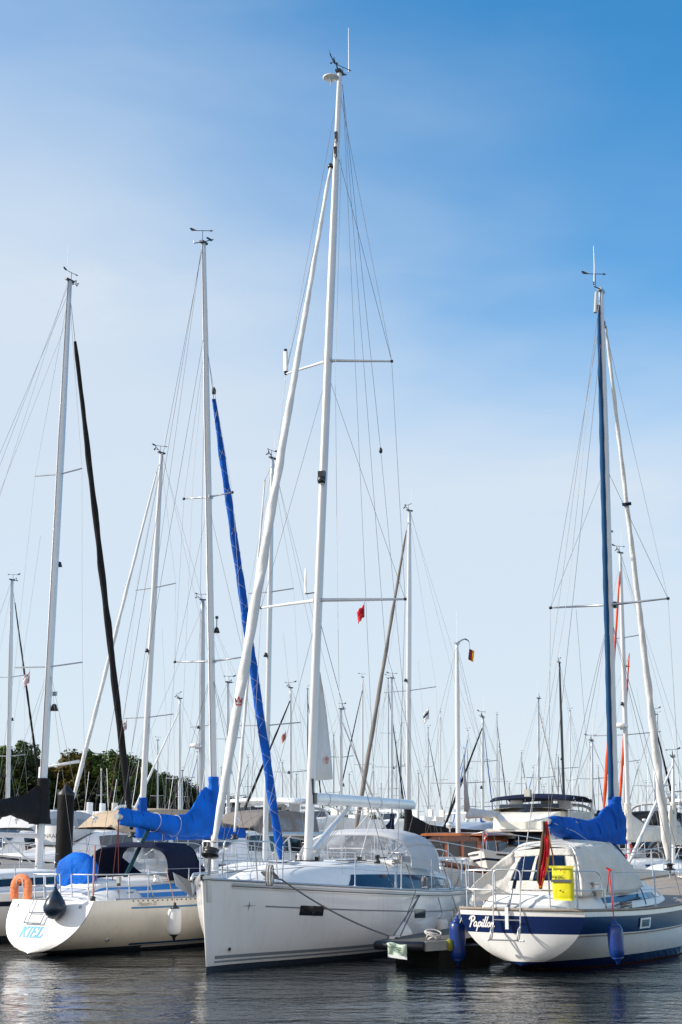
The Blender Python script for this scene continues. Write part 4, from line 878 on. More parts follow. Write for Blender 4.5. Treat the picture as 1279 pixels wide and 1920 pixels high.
    for x in (3.1, 3.22): stay(B, sag((x, -1.2, 1.4), (x + .02, -1.3, 1.0), .1), 'jib_sheet', .01, wired)
    B.H = H; return B
K = build_kiel()
# ================================================================== navy banded yacht at right, Papillon
def build_papillon():
    B = Boat('sailing_yacht', (2.88, 23.62), R(62), 'white sloop with navy band at right, Papillon written on its stern')
    H = Hull(9.4, [(0, 1.06), (.12, 1.19), (.3, 1.38), (.5, 1.46), (.7, 1.30), (.85, .86), (.95, .38), (1, .03)],
             [(0, .96), (.25, .905), (.5, .93), (.75, 1.06), (1, 1.32)], [(0, .10), (.05, .02), (.15, -.2), (.3, -.45), (.5, -.6), (.85, -.45), (1, -.2)],
             ([(0, 2.0), (.2, 2.2), (.5, 2.5), (1, 1.3)], [(0, 1.7), (.5, 1.9), (1, 1.1)]), stem=1.1, tr=-.10, bulge=.16, tpow=4)
    bz = lambda t: interp(H.bot, t) + .004
    zs = H.zs
    lv = [zs, lambda t: zs(t) - .095, lambda t: zs(t) - .365 + .03*t, lambda t: max(.135, bz(t)), lambda t: max(.05, bz(t) * .5), lambda t: min(bz(t), -.05) if t > .05 else bz(t)]
    redm = mat('red antifouling', (.05, .012, .010), .7)
    hull = B.add('hull', H.mesh([lv[0], lv[1], lv[2], lambda t: max(.165, bz(t)), lambda t: max(.02, bz(t) * .9), lv[5]], [gel, navy, gel, navy, redm], nt=64, sub=6, trmat=[gel, navy, gel, navy, redm]))
    mb = MB(); H.rail(mb, teak, .024, .005, .004); pts = [V((H.trx(a * H.b(0), zs(0)), a * H.b(0), zs(0) + .005)) for a in [lerp(-1, 1, k/12) for k in range(13)]]; mb.tube(pts, .024, teak, 6); B.add('toe_rail', mb)
    o = H.patch(.05, 9.2, lambda x: zs(H.tof(x, .6)) - .375 + .03 * x / 9.4, lambda x: zs(H.tof(x, .6)) - .395 + .03 * x / 9.4, -1, teak, .02, 50, nz=1); B.add('rubbing_strip', o)
    B.add('deck', H.deck(teak, .03, .05))
    B.script = K.script
    # name in script letters
    def tf(u, v): return V((H.trx(-u, v) - .012, -u, v))
    S_ = [[(.05, .95), (.12, .5), (.02, 0)], [(-.14, .72), (-.02, .95), (.25, 1.02), (.42, .9), (.40, .7), (.25, .55), (.08, .52)],
          [(.72, .42), (.60, .50), (.46, .34), (.46, .12), (.58, .06), (.70, .22), (.74, .42), (.72, .14), (.80, .06), (.88, .14)],
          [(.98, .46), (.90, .1), (.82, -.38)], [(.95, .30), (1.10, .50), (1.20, .42), (1.18, .2), (1.05, .06), (.94, .14)],
          [(1.36, .46), (1.30, .14), (1.38, .06), (1.46, .14)], [(1.41, .66), (1.42, .7)],
          [(1.66, 1.0), (1.56, .5), (1.50, .16), (1.58, .06), (1.66, .14)], [(1.88, 1.0), (1.78, .5), (1.72, .16), (1.80, .06), (1.88, .14)],
          [(2.10, .48), (1.98, .40), (1.94, .18), (2.04, .06), (2.16, .16), (2.20, .38), (2.10, .48)],
          [(2.36, .48), (2.28, .08)], [(2.32, .30), (2.44, .46), (2.54, .44), (2.52, .14), (2.60, .06), (2.68, .14)]]
    mb = MB(); sx, sy, u0, v0 = .172, .165, -.885, .675
    polys = []
    for k, pl in enumerate(S_):
        q = smoothpts([(a, b, 0) for a, b in pl], 4) if len(pl) > 2 else [V((a, b, 0)) for a, b in pl]
        polys.append(([(u0 + (p.x + .26 * p.y) * sx * 1.0, v0 + p.y * sy) for p in q], .027 if k < 2 else .022))
    strokes(mb, polys, .03, tf, white); B.add('lettering', mb, hull)
    # hull portlights with frames
    for x in (2.35, 5.2, 7.2):
        zc = zs(H.tof(x, .7)) - .225
        o = H.patch(x - .22, x + .22, zc + .085, zc - .085, -1, gel, .02, 6); f_ = B.add('porthole_frame', o, hull); o = H.patch(x - .15, x + .15, zc + .055, zc - .055, -1, glassd, .026, 6); B.add('porthole', o, hull)
    # coaming and coachroof with navy stripe
    hc, Cf = house([(.12, .62, .5, .93, .96), (.3, .78, .66, .93, 1.13), (1.0, .98, .84, .93, 1.20), (2.4, 1.04, .86, .91, 1.22), (3.4, 1.06, .84, .91, 1.22), (4.6, .98, .74, .92, 1.22), (5.6, .78, .5, .96, 1.18), (6.3, .38, .2, 1.0, 1.04)], geld, n=60, vs=8, camber=.07); cab = B.add('cabin', hc)
    o = side_patch(Cf, 1.25, 5.9, .36, .68, -1, navy, .007, n=30); B.add('paint_stripe', o, cab)
    for x0, x1 in ((3.2, 3.7), (4.3, 4.8), (5.1, 5.4)): o = side_patch(Cf, x0, x1, .38, .66, -1, glassd, .014, n=5); B.add('cabin_window', o, cab)
    h2, C2 = house([(2.5, .82, .72, 1.22, 1.42), (3.8, .80, .66, 1.22, 1.44), (4.8, .66, .46, 1.22, 1.38), (5.35, .4, .25, 1.22, 1.26)], geld, n=30, camber=.05); B.add('upper_cabin', h2, cab)
    o = side_patch(C2, 3.0, 4.4, .3, .75, -1, navy, .008, n=10); B.add('paint_stripe', o, cab)
    mb = MB(); mb.box((1.05, -1.0, 1.20), (.18, .1, .14), steel); mb.lathe((1.05, -.92, 1.22), [(0, 0), (.085, 0), (.08, .06), (.055, .09), (.055, .12), (.075, .15), (0, .16)], steel, 12); B.add('winch', mb)
    # mast, sleeve, boom cover
    foot = V((5.12, 0, 1.42)); top = B.ry(1127, 545); mast_part(B, foot, top, .105, .075, aluw)
    def onm(py):
        lo, hi = 0, 1
        for _ in range(30):
            m_ = (lo + hi) / 2
            if proj(B.Wd(foot.lerp(top, m_)))[1] > py: lo = m_
            else: hi = m_
        return foot.lerp(top, lo)
    mb = MB(); pts = [onm(y) + V((-.115 - .02*math.sin(y*.03) * .3, .03, 0)) for y in range(575, 1500, 12)]
    rr = [.030 + .022 * min(1, (y - 560) / 250) + .004 * math.sin(y * .11) for y in range(575, 1500, 12)]; mb.tube(pts, rr, cteal, 10); B.add('sail_luff_cover', mb)
    sp = spreaders(B, onm(1134), 1.22, .08, alud, .026, .02)
    for i, sd in enumerate((1, -1)):
        chp = V((5.0, sd*1.36, .95)); stay(B, [onm(585), sp[i], chp]); stay(B, [onm(875), sp[i]], r=.004, m=wired if sd < 0 else wire); stay(B, [onm(1150), chp + V((.35, 0, 0))]); stay(B, [onm(1150), chp + V((-.35, 0, 0))])
    stay(B, [top, (.1, 0, 1.5), (.05, .05, 1.0)], 'backstay', .005); stay(B, [onm(560) + V((-.12, 0, 0)), B.ry(1064, 1120, .25), B.ry(986, 1590, .35)], 'backstay', .0045, ropew); stay(B, [onm(640) + V((-.1, 0, 0)), B.ry(1030, 1540)], 'topping_lift', .0045)
    stay(B, [onm(1138) + V((0, .7, 0)), B.ry(1100, 1400, .9)], 'flag_halyard', .0035, ropew)
    mb = MB(); q = B.ry(990, 1487, .3); mb.box(q, (.10, .10, .12), mat('beige plastic', (.5, .48, .42), .5)); B.add('stay_sensor', mb)
    mb = MB(); mb.box(top, (.26, .1, .06), alud); a1 = B.ry(1114, 537); mb.tube([top + V((0, 0, .03)), a1, B.ry(1113, 528)], .014, black, 6); mb.tube([B.ry(1116, 586), B.ry(1118, 548)], [.035, .03], mat('beige plastic', (.5, .48, .42), .5), 8); B.add('masthead_fitting', mb)
    mb = MB(); mb.tube([a1, B.ry(1114.5, 500), B.ry(1113, 461)], [.014, .010, .005], white, 6); B.add('antenna', mb)
    mb = MB(); windvane(mb, B.ry(1117, 538), .30, B.L(B.Wd((0, 0, 0)) + V((1, 0, 0))), .9); B.add('wind_vane', mb)
    mb = MB(); mb.box(onm(1135) + V((.12, -.08, .02)), (.12, .08, .12), black); mb.box(onm(605) + V((.14, 0, 0)), (.05, .06, .16), black); mb.box(onm(995) + V((.11, 0, 0)), (.04, .17, .04), alud); B.add('mast_fitting', mb)
    ga = B.ry(1136, 612); gb = V((8.85, 0, 1.62)); stay(B, [onm(600) + V((.1, 0, 0)), ga], 'forestay', .01, steel)
    fs = B.add('furled_sail', furled(B, ga, gb, .04, .1, csail, nseg=150, wr=.08, seed=8, n=14, prof=[(0, .022), (.04, .034), (.3, .044), (.6, .064), (.85, .086), (.96, .096), (1, .05)]))
    mb = MB(); c = ga.lerp(gb, .33); ax = (gb - ga).normalized(); mb.lathe(c, [(.098, 0), (.10, .01), (.10, .06), (.098, .07)], cnavy, 14, ax); B.add('sail_tie', mb, fs)
    mb = MB(); mb.lathe(gb + V((.05, 0, -.2)), [(0, 0), (.11, .0), (.13, .03), (.06, .05), (.06, .11), (.13, .13), (0, .16)], black, 14); B.add('furler_drum', mb)
    o_ = [(1027, 1534, 1553), (1040, 1530, 1562), (1063, 1532, 1575), (1085, 1535, 1581), (1104, 1539, 1583), (1121, 1531, 1583), (1132, 1518, 1584), (1143, 1508, 1585), (1150, 1506, 1585), (1159, 1510, 1584), (1167, 1528, 1570)]
    tb = []
    for px, a, b in o_: p = B.ry(px, a); q = B.ry(px, b); tb.append((p.x, p.z, q.z, .18 if px < 1100 else .24 if px < 1145 else .17))
    tb.sort(); sleeve(B, foot, top, B.ry(1155, 1583).z, B.ry(1152, 1494).z, .16, .125, cblue, 9); cv = B.add('sail_cover', cover(tb, .17, cblue, seed=9, wr=.06, nx=64, nz=30)); mb = MB(); mb.tube([foot + V((-.1, 0, .86)), V((tb[0][0] - .08, 0, tb[0][2] + .12))], .06, alud, 10); B.add('boom', mb)
    for f in (.12, .32, .55, .78):
        x = lerp(tb[0][0], tb[-1][0], f); zt_ = interp([(p[0], p[1]) for p in tb], x); zb_ = interp([(p[0], p[2]) for p in tb], x); th_ = interp([(p[0], p[3]) for p in tb], x); mb = MB(); mb.tube([V((x + .02*math.sin(a*3), th_*.66*math.sin(a), (zt_+zb_)/2 + (zt_-zb_)*.505*math.cos(a))) for a in [k*.3 for k in range(22)]], .007, mat('blue seam', (.002, .05, .25), .9), 4); B.add('seam', mb, cv)
    mb = MB(); mb.tube([V((tb[0][0], -.12, tb[0][2] + .08)), V((tb[0][0] + .8, -.20, tb[0][2] - .05)), V((tb[0][0] + 1.5, -.2, tb[0][2] - .2))], .006, ropew, 4); B.add('cover_tie', mb, cv)
    for y_ in (-.02, .05): stay(B, [V((1.35, y_, 2.25)), V((1.5, y_, 1.9))], 'mainsheet', .01, ropew)
    # cockpit tent: peak at the aft port corner, window panels, blue front
    def cloth(name, rows, m, th=.008, wr=.02, seed=0, parent=None):
        mb_ = MB(); rr_ = [[V(p) + V((1, .4, .3)) * (wr * noise.noise(V(p) * 3.2 + V((seed, 0, 0)))) + V((.6, 1, 0)) * (wr * 1.3 * (abs(noise.noise(V((p[0]*5 + p[1]*5 + p[2]*2.2, p[2]*1.1, seed)))) - .2)) for p in r_] for r_ in rows]
        mb_.grid(rr_, m); o_2 = B.add(name, mb_, parent); md_ = o_2.modifiers.new('t', 'SOLIDIFY'); md_.thickness = th; return o_2
    def ruled(a, b, n=16, k=12, bu=(0, 0, 0)): # a,b polylines of same length
        A_, B_ = smoothpts(a, 5), smoothpts(b, 5); return [[p.lerp(q, j / k) + V(bu) * math.sin(math.pi * j / k) for j in range(k + 1)] for p, q in zip(A_, B_)]
    zb = 1.16
    top_p = [(.78, .40, 1.86), (1.7, .62, 1.97), (2.6, .68, 2.0), (3.3, .66, 1.80)]; top_s = [(.92, -.58, 1.91), (1.7, -.66, 1.98), (2.6, -.68, 2.0), (3.3, -.66, 1.82)]
    bot_p = [(.45, .78, zb), (1.5, .90, zb), (2.6, .95, zb), (3.8, .86, 1.24)]; bot_s = [(.50, -.86, zb), (1.5, -.95, zb), (2.6, -.98, zb), (3.8, -.90, 1.22)]
    tent = cloth('cockpit_tent', ruled(top_s, bot_s, bu=(0, -.04, .02)), cbeige, seed=2, wr=.09)
    cloth('tent_side', ruled(top_p, bot_p, bu=(0, .04, .03)), cbeige, seed=4, parent=tent); cloth('tent_roof', ruled(top_p, top_s, bu=(0, 0, .05)), cbeige, seed=6, wr=.03, parent=tent)
    # aft face in panels: cloth frame with two dark window panes
    def af(a, b): # a 0 port..1 starboard, b 0 bottom..1 top
        p0 = V(bot_p[0]).lerp(V(bot_s[0]), a); p1 = V(top_p[0]).lerp(V(top_s[0]), a); p0.z += .0; return p0.lerp(p1, b) + V((-.06 * math.sin(a*3.14) , 0, .02 * math.sin(a * 3.14) * b))
    def quad(name, a0, a1, b0, b1, m_, off=0, par=tent): return cloth(name, [[af(lerp(a0, a1, i/10), lerp(b0, b1, j/6)) + V((off, 0, 0)) for i in range(11)] for j in range(7)], m_, wr=.018 if m_ is cbeige else .012, seed=a0*7+b0, parent=par)
    quad('tent_back', 0, 1, 0, .32, cbeige); quad('tent_back', 0, 1, .85, 1, cbeige); quad('tent_back', 0, .2, .32, .85, cbeige); quad('tent_back', .86, 1, .32, .85, cbeige); quad('tent_back', .43, .47, .32, .85, cbeige, -.004)
    quad('tent_window', .2, .43, .32, .85, glass); quad('tent_window', .47, .86, .32, .85, glass)
    fp = [(3.3, .66, 1.80), (3.35, .3, 1.88), (3.35, -.3, 1.88), (3.3, -.66, 1.82)]; fb = [(3.8, .86, 1.24), (4.15, .4, 1.40), (4.15, -.4, 1.40), (3.8, -.9, 1.22)]
    cloth('windscreen', ruled(fp, fb), clearv, parent=tent)
    mb = MB(); a_ = smoothpts([V(p) + V((0, -.015, .02)) for p in top_s[1:]] + [V((3.5, -.74, 1.62))], 6); b_ = smoothpts([V(p) + V((.0, .25, .05)) for p in top_s[1:]] + [V((3.75, -.35, 1.66))], 6)
    rows = [[p.lerp(q, j/4) + V((0, -.01, .012)) for j in range(5)] for p, q in zip(a_, b_)][8:]; mb.grid(rows, cblueb); B.add('hood_cover', mb, tent)
    mb = MB(); mb.tube(smoothpts([V(p) + V((0, 0, .01)) for p in [(.5, -.86, zb), (.92, -.58, 1.91), (.85, 0, 1.93), (.78, .40, 1.86), (.45, .78, zb)]], 5), .013, steel, 6); B.add('tent_bow', mb, tent)
    # port flap running up to the backstay
    cloth('tent_flap', ruled([(.78, .40, 1.86), (.5, .66, 1.62), (.2, .9, 1.3)], [(.45, .30, 1.2), (.35, .6, 1.1), (.15, .92, 1.05)]), cbeige, seed=12, wr=.05, parent=tent)
    # pushpit, stern gate hoop, ladder
    def tp(name, pts, r=.0125, sm=True, m_=steel): mb_ = MB(); mb_.tube(smoothpts(pts, 5) if sm else pts, r, m_, 7); return B.add(name, mb_)
    zt = 1.56; zm = 1.26
    for z in (zt, zm):
        tp('pushpit', [(1.3, 1.14, z), (.6, 1.1, z), (.12, .99, z), (.0, .8, z), (-.05, .42, z)]); tp('pushpit', [(-.08, -.05, z), (-.04, -.5, z), (.1, -.86, z), (.45, -1.05, z)] + ([(.62, -1.09, z - .03), (.72, -1.11, z - .14), (.86, -1.14, .97)] if z > 1.3 else [(.8, -1.12, z)]))
    for x, y in ((.12, .99), (.0, .80), (-.05, .42), (-.04, -.5), (.12, -.9), (1.2, 1.14)): tp('pushpit', [(x + .03, y, .95), (x, y, zt)], .0125, False)
    mb = MB(); yl, yr = .40, -.06
    mb.tube(smoothpts([(-.20, yl, .70), (-.17, yl, 1.2), (-.15, yl, 1.50), (-.14, yl - .05, 1.57), (-.14, (yl+yr)/2, 1.58), (-.14, yr + .05, 1.57), (-.15, yr, 1.50), (-.17, yr, 1.2), (-.20, yr, .70)], 5), .0125, steel, 7)
    for y in (yl, yr): mb.tube([(-.20, y, .70), (-.30, y, .66), (-.36, y, .50)], .0125, steel, 7); mb.tube([(-.20, y, .70), (-.33, y - .02, .50)], .0115, steel, 7)
    for x, z in ((-.33, .50), (-.19, .80), (-.165, 1.20), (-.16, 1.05)): mb.tube([(x, yl + (.06 if z < .6 else 0), z), (x, yr - (.06 if z < .6 else 0), z)], .011, steel, 6)
    for y in (yl + .04, yr - .05, yr - .09): mb.lathe((-.33, y, .50), [(0, -.02), (.024, -.012), (.026, 0), (.024, .012), (0, .02)], white, 8)
    B.add('swim_ladder', mb)
    mb = MB(); mb.box((-.19, .17, .83), (.02, .055, .34), white); mb.tube([(-.12, .17, .98), (-.05, .16, 1.1), (-.0, .14, 1.25), (.2, .1, 1.7)], [.03, .022, .018, .008], alud, 7); mb.tube([(.02, .12, 1.28), (.05, .1, 1.42)], .03, black, 8); B.add('backstay_adjuster', mb)
    lifelines(B, H, [.13, .32, .50, .68, .84], (1, -1), .60)
    mb = MB(); p = V((1.35, -.98, 1.5)); B_ = B
    for sd in (1, -1): tp('pulpit', [(8.0, sd*.78, 1.75), (8.9, sd*.42, 1.86), (9.35, sd*.15, 1.9), (9.4, 0, 1.9)]); tp('pulpit', [(8.0, sd*.78, 1.16), (8.0, sd*.78, 1.75)], .0125, False); tp('pulpit', [(9.0, sd*.4, 1.25), (8.95, sd*.40, 1.86)], .0125, False)
    mb = MB(); mb.tube([(8.9, .0, 1.2), (9.0, .0, 1.9)], .02, steel, 6); B.add('stem_post', mb)
    for x, y in ((.45, .7), (.45, -.8), (4.8, -1.2)):
        mb = MB(); mb.tube([(x - .12, y, 1.0), (x + .12, y, 1.0)], .015, steel, 6); mb.tube([(x, y, .93), (x, y, 1.0)], .02, steel, 6); B.add('cleat', mb)
    stay(B, sag((1.3, -1.1, .97), (3.3, -1.0, 1.05), -.02), 'jib_sheet', .011, wired); stay(B, sag((3.6, -.9, 1.2), (2.9, -1.2, .96), -.03), 'jib_sheet', .011, wired)
    B.H = H; return B
P = build_papillon()

# ================================================================== fenders, buoys, bags, flags, lines: things of their own
def loose(mb, name, label, cat, grp=None, loc=(0, 0, 0)): o = mb.build(name); return tag(o, label, cat, grp)
# Kiel: horseshoe buoy
def horseshoe():
    c = K.ry(40, 1665, .16, 0); root = empty('horseshoe_buoy', K.Wd(c), K.phi); tag(root, 'orange horseshoe lifebuoy hanging on the stern rail of the leftmost yacht', 'lifebuoy')
    mb = MB(); rows = []; n = 14; path = [(-.145, -.235), (-.165, -.1), (-.165, .0)] + [(.165 * math.cos(a), .02 + .155 * math.sin(a)) for a in [math.pi - k * math.pi / 8 for k in range(9)]] + [(.165, .0), (.165, -.1), (.145, -.235)]
    pts = smoothpts([V((0, x, z)) for x, z in path], 4)
    for i, p in enumerate(pts):
        d = (pts[min(i+1, len(pts)-1)] - pts[max(i-1, 0)]).normalized(); q = V((1, 0, 0)).cross(d); e = min(1, .72 + min(i, len(pts)-1-i) / 6); k = 1 - .06 * (abs(math.sin(i * .55)) ** 8)
        rows.append([p + V((1, 0, 0)) * (.06*e*k*math.cos(2*math.pi*j/n)) + q * (.092*e*k*math.sin(2*math.pi*j/n)) for j in range(n)])
    b0 = mb.grid(rows, orange, close=True); mb.face(range(b0, b0+n), orange); mb.face(range(b0 + (len(rows)-1)*n, b0 + len(rows)*n), orange); mb.build('foam_ring', root)
    mb = MB(); mb.tube([(-.07, -.09, .02), (-.07, -.08, .16), (-.07, .0, .19), (-.05, .07, .15), (-.06, .08, .0)], .008, ropew, 5); mb.tube([(-.06, -.05, .12), (-.065, -.10, -.1), (-.066, -.11, -.26)], .005, ropew, 4); mb.build('strap', root)
horseshoe()
def ball():
    c = K.ry(103, 1697, -.34, 0); root = empty('ball_fender', K.Wd(c + V((0, 0, .31))), 0); tag(root, 'dark blue teardrop ball fender hanging over the transom lettered KIEL', 'fender', 'fenders hung over hull sides')
    mb = MB(); mb.lathe((0, 0, 0), [(0, 0), (.02, 0), (.035, -.03), (.07, -.08), (.125, -.16), (.175, -.24), (.212, -.33), (.206, -.41), (.165, -.48), (.11, -.535), (.04, -.56), (0, -.562)], fnavy, 28, V((0, 0, 1))); mb.build('fender_body', root)
    mb = MB(); mb.lathe((0, 0, .02), [(0, -.03), (.028, -.03), (.03, 0), (.02, .04), (0, .045)], mat('blue eye', (.02, .06, .2), .4), 10); mb.build('fender_eye', root)
    mb = MB(); mb.tube([(0, 0, .04), (-.02, .05, .16), (.02, .12, .3)], .01, ropeg, 5); mb.build('rope', root)
ball()
def hangf(B, px, pyt, pyb, side, rpx, m, label, to, endm=None, ropem=None, axis=1, val=-1.0, r=None, clip=.13, tilt=(0, 0)):
    a = B.ry(px, pyt, val, axis); b = B.ry(px, pyb, val, axis); L_ = a.z - b.z; w = B.Wd(a); dist = (w - V((0, 0, 2))).length; rad = r or rpx * dist / F
    return hang_fender('fender', w, L_, rad, m, label, 'fenders hung over hull sides', B.Wd(V(to)) if to is not None else None, ropem, endm, tilt=tilt)
q = K.ry(328, 1692, -1.66)
hangf(K, 328, 1692, 1763, -1, 12.5, fwhite, 'white fender with black ends on the side of the KIEL yacht', (q.x + .02, -1.42, 1.52), black, mat('pink rope'), val=-1.66)
q = A.ry(829, 1712, 1.96); hangf(A, 829, 1712, 1780, 1, 10.5, fwhite, 'white fender on the middle sloop, hanging above the grey pontoon edge', (q.x, 1.72, 1.66), cgreyl, val=1.96)
q = A.ry(857, 1708, 1.92); hangf(A, 857, 1708, 1776, 1, 10.5, fwhite, 'white fender partly hidden behind the long blue fender', (q.x, 1.6, 1.66), cgreyl, val=1.92)
for px in (889, 900): q = A.ry(px, 1670, 1.9); hangf(A, px, 1672, 1722, 1, 9, fwhite, 'small white fender standing behind the rail of the navy banded yacht, ' + ('left' if px < 895 else 'right') + ' one of two', None, cgreyl, val=2.4)
hangf(P, 857, 1716, 1812, 1, 14.5, fblue, 'long dark blue fender beside the port corner of the Papillon stern', (.12, 1.06, .99), fblue, ropew, val=1.30, axis=1)
hangf(P, 1151, 1722, 1810, -1, 14, fblue, 'dark blue fender hung on a red line over the navy banded side', (1.0, -1.17, 1.58), fblue, roper, val=-1.42, tilt=(.05, -.02))
mb = MB(); q = P.Wd((1.0, -1.17, 1.58)); mb.tube([q, q + V((-.03, -.02, -.2)), q + V((-.05, 0, -.36))], .008, roper, 5); mb.tube([q + V((-.05, 0, .02)), q + V((.04, 0, -.02)), q + V((.01, -.02, -.05)), q + V((-.03, 0, 0))], .014, roper, 5); loose(mb, 'rope_end', 'loose red rope end knotted on the guard wire of the navy banded yacht', 'rope')
# triangular buoy fender standing on the pontoon
mb = MB(); p = at(757, 1757, 26.3); mb.lathe(p, [(0, 0), (.17, .0), (.17, .03), (.13, .12), (.07, .21), (.03, .25), (0, .26)], fwhite, 16); root = loose(mb, 'cone_fender', 'white cone shaped fender at the tip of the pontoon', 'fender')
for (bt, x, y, z, r_) in ((P, 1.9, -1.15, .95, .11), (K, 1.35, -.72, 1.0, .09), (A, 4.6, 1.2, 1.60, .12)):
    mb = MB(); c = V((x, y, z))
    for k in range(5): mb.tube([c + V(((r_ + .012*k)*math.cos(a), (r_*.8)*math.sin(a), .018*k + .01*math.sin(a*2 + k))) for a in [j*.5 for j in range(14)]], .010, ropew if k % 2 else ropeg, 5)
    bt.add('coiled_rope', mb)
# yellow rescue bag
def bag():
    c = P.ry(1056, 1657, -.14, 0); root = empty('rescue_bag', P.Wd(c), P.phi); tag(root, 'yellow rescue sling bag with a grey band hanging on the stern rail', 'bag')
    mb = MB(); rows = []; W_, H_, D_ = .172, .255, .055
    for k in range(13):
        z = lerp(-H_, H_, k/12); f = 1 - .16 * abs(z / H_) ** 6; row = []
        for j in range(20):
            a = 2*math.pi*j/20; cx, sy = math.cos(a), math.sin(a); x = D_ * math.copysign(abs(cx)**.6, cx) * (f + .25*(1-(z/H_)**2)); y = W_ * math.copysign(abs(sy)**.35, sy) * (1 - .03*abs(z/H_))
            row.append(V((x + .008*noise.noise(V((y*9, z*9, 1))), y + .01 * z, z)))
        rows.append(row)
    b0 = mb.grid(rows, yellow, close=True); mb.face(range(b0, b0+20), yellow); mb.face(range(b0+12*20, b0+13*20), yellow); bd = mb.build('bag_body', root)
    mb = MB(); mb.box((-.083, .0, .045), (.008, .34, .042), mat('grey band', (.10, .11, .12), .6)); mb.build('reflective_band', root)
    mb = MB(); rows = [[V((-.072 - .012*math.sin(j), lerp(-.2, .2, j/8), .275)) for j in range(9)], [V((-.082 - .006*math.sin(j*2), lerp(-.2, .2, j/8), .235)) for j in range(9)]]; mb.grid(rows, mat('dark yellow vinyl', (.5, .45, .01), .5)); mb.build('flap', root)
    K.script('SEATEC', lambda u, v: V((-.092, .155 - u, .085 + v)), .058, mat('dark green lettering', (.03, .07, .03), .6), 'lettering', 0, bd, .002)
    mb = MB(); mb.poly([(-.087, .02, .215), (-.087, -.02, .215), (-.087, 0, .19)], red); mb.lathe((-.085, .02, -.10), [(.0, 0), (.012, 0), (.014, .006), (0, .006)], black, 8, V((-1, 0, 0))); mb.build('mark', root)
bag()
def flag():
    a = P.ry(1022, 1542, -.05, 0); b = P.ry(1042, 1660, -.05, 0); root = empty('ensign', P.Wd(b), 0); tag(root, 'furled black red gold flag hanging from a wooden staff on the navy banded yacht', 'flag'); I_ = lambda p: P.Wd(p) - P.Wd(b)
    mb = MB(); mb.tube([I_(b), I_(P.ry(1036, 1600, -.05, 0)), I_(a)], .013, mat('orange staff wood', (.42, .17, .03), .4), 7); mb.build('flagstaff', root)
    mb = MB(); cols = [mat('black brown cloth', (.09, .055, .03), .85), mat('black brown cloth'), crimson, crimson, mat('dull gold cloth', (.62, .27, .02), .8), gold]; nf = 15
    outl = [(1021, 1540, 6), (1022, 1552, 7), (1022, 1570, 12), (1020, 1600, 15), (1017, 1625, 16), (1014, 1645, 13), (1013, 1655, 9), (1013, 1667, 3)]
    rows = []
    for k in range(nf + 1):
        f = k / nf * (len(outl) - 1); i = min(int(f), len(outl) - 2); g_ = f - i; px = lerp(outl[i][0], outl[i+1][0], g_); py = lerp(outl[i][1], outl[i+1][1], g_); w = lerp(outl[i][2], outl[i+1][2], g_)
        rows.append([I_(P.ry(px - w*.42 + w * j / 12, py, -.12 + .05 * math.sin(j * 1.5 + k*.3), 0)) for j in range(13)])
    b0 = len(mb.v)
    for r_ in rows: mb.v.extend([tuple(p) for p in r_])
    for k in range(nf):
        for j in range(12):
            s_ = j / 12 + .35 * (k / nf - .5); ci = 0 if (s_ < .55 - .5 * k / nf) else 2 if s_ < .82 else 4
            if k > nf * .87: ci = 4
            if k < 4 and j < 9: ci = 0
            mb.face((b0 + k*13 + j, b0 + k*13 + j + 1, b0 + (k+1)*13 + j + 1, b0 + (k+1)*13 + j), cols[ci])
    o = mb.build('flag_cloth', root); md = o.modifiers.new('t', 'SOLIDIFY'); md.thickness = .02
flag()
# pontoon with sign, mooring lines, pile
def pontoon():
    root = empty('pontoon', (1.4, 24.6, 0)); tag(root, 'small dark pontoon end between the middle sloop and the navy banded yacht', 'pontoon')
    I_ = lambda p: V(p) - V((1.4, 24.6, 0))
    z = .42; a = at(712, 1762, 24.35); b = at(800, 1768, 24.0); c_ = at(868, 1757, 24.6); fl = [V((.62, 24.55, z)), V((1.36, 24.25, z)), V((1.98, 24.75, z)), V((5.2, 33.0, z)), V((4.3, 33.4, z)), V((.75, 25.0, z))]
    mb = MB(); mb.poly([I_(p) for p in fl], greyw); mb.poly([I_(p - V((0, 0, .03))) for p in fl[::-1]], timber); mb.build('deck_boards', root)
    mb = MB(); rub = [I_(p - V((0, 0, .07))) for p in (V((.72, 24.9, z)), V((.60, 24.55, z)), V((.95, 24.40, z)), V((1.36, 24.23, z)))]; mb.tube(rub, .075, blackr, 10); mb.build('rubber_fendering', root)
    mb = MB(); p, q = V((1.37, 24.235, z - .07)), V((1.99, 24.73, z - .07)); d = (q - p).normalized(); mb.box(I_((p + q) / 2), ((q - p).length, .05, .15), mat('grey steel beam', (.30, .31, .29), .5, var=.2), math.atan2(d.y, d.x)); mb.build('edge_beam', root)
    mb = MB(); mb.box(I_((1.72, 25.3, .02)), (1.0, 1.4, .62), timber, .5); mb.box(I_((2.6, 27.6, .02)), (1.2, 4.0, .5), timber, -.35); mb.build('float', root)
    mb = MB(); mb.tube([I_(at(735, 1757, 25.0) + V((-.1, 0, 0))), I_(at(735, 1757, 25.0) + V((.14, 0, 0)))], .02, steel, 6); mb.box(I_(at(735, 1760, 25.0)), (.09, .09, .08), steel); mb.build('cleat', root)
pontoon()
mb = MB(); c = at(745, 1781, 24.22); d1 = V((.92, -.38, 0)).normalized(); rows = [[c + d1 * lerp(-.165, .165, i/8) + V((.0, -.02 - .02*math.sin(i*1.1 + j*.5), lerp(.115, -.115, j/6) - .03*(i/8) + .012*math.sin(i*.9))) for i in range(9)] for j in range(7)]
mb.grid(rows, mat('pale green notice', (.50, .62, .50), .5)); o = loose(mb, 'notice_board', 'pale green and white notice plate hanging crooked on the pontoon front', 'sign'); md = o.modifiers.new('t', 'SOLIDIFY'); md.thickness = .012
mb = MB()
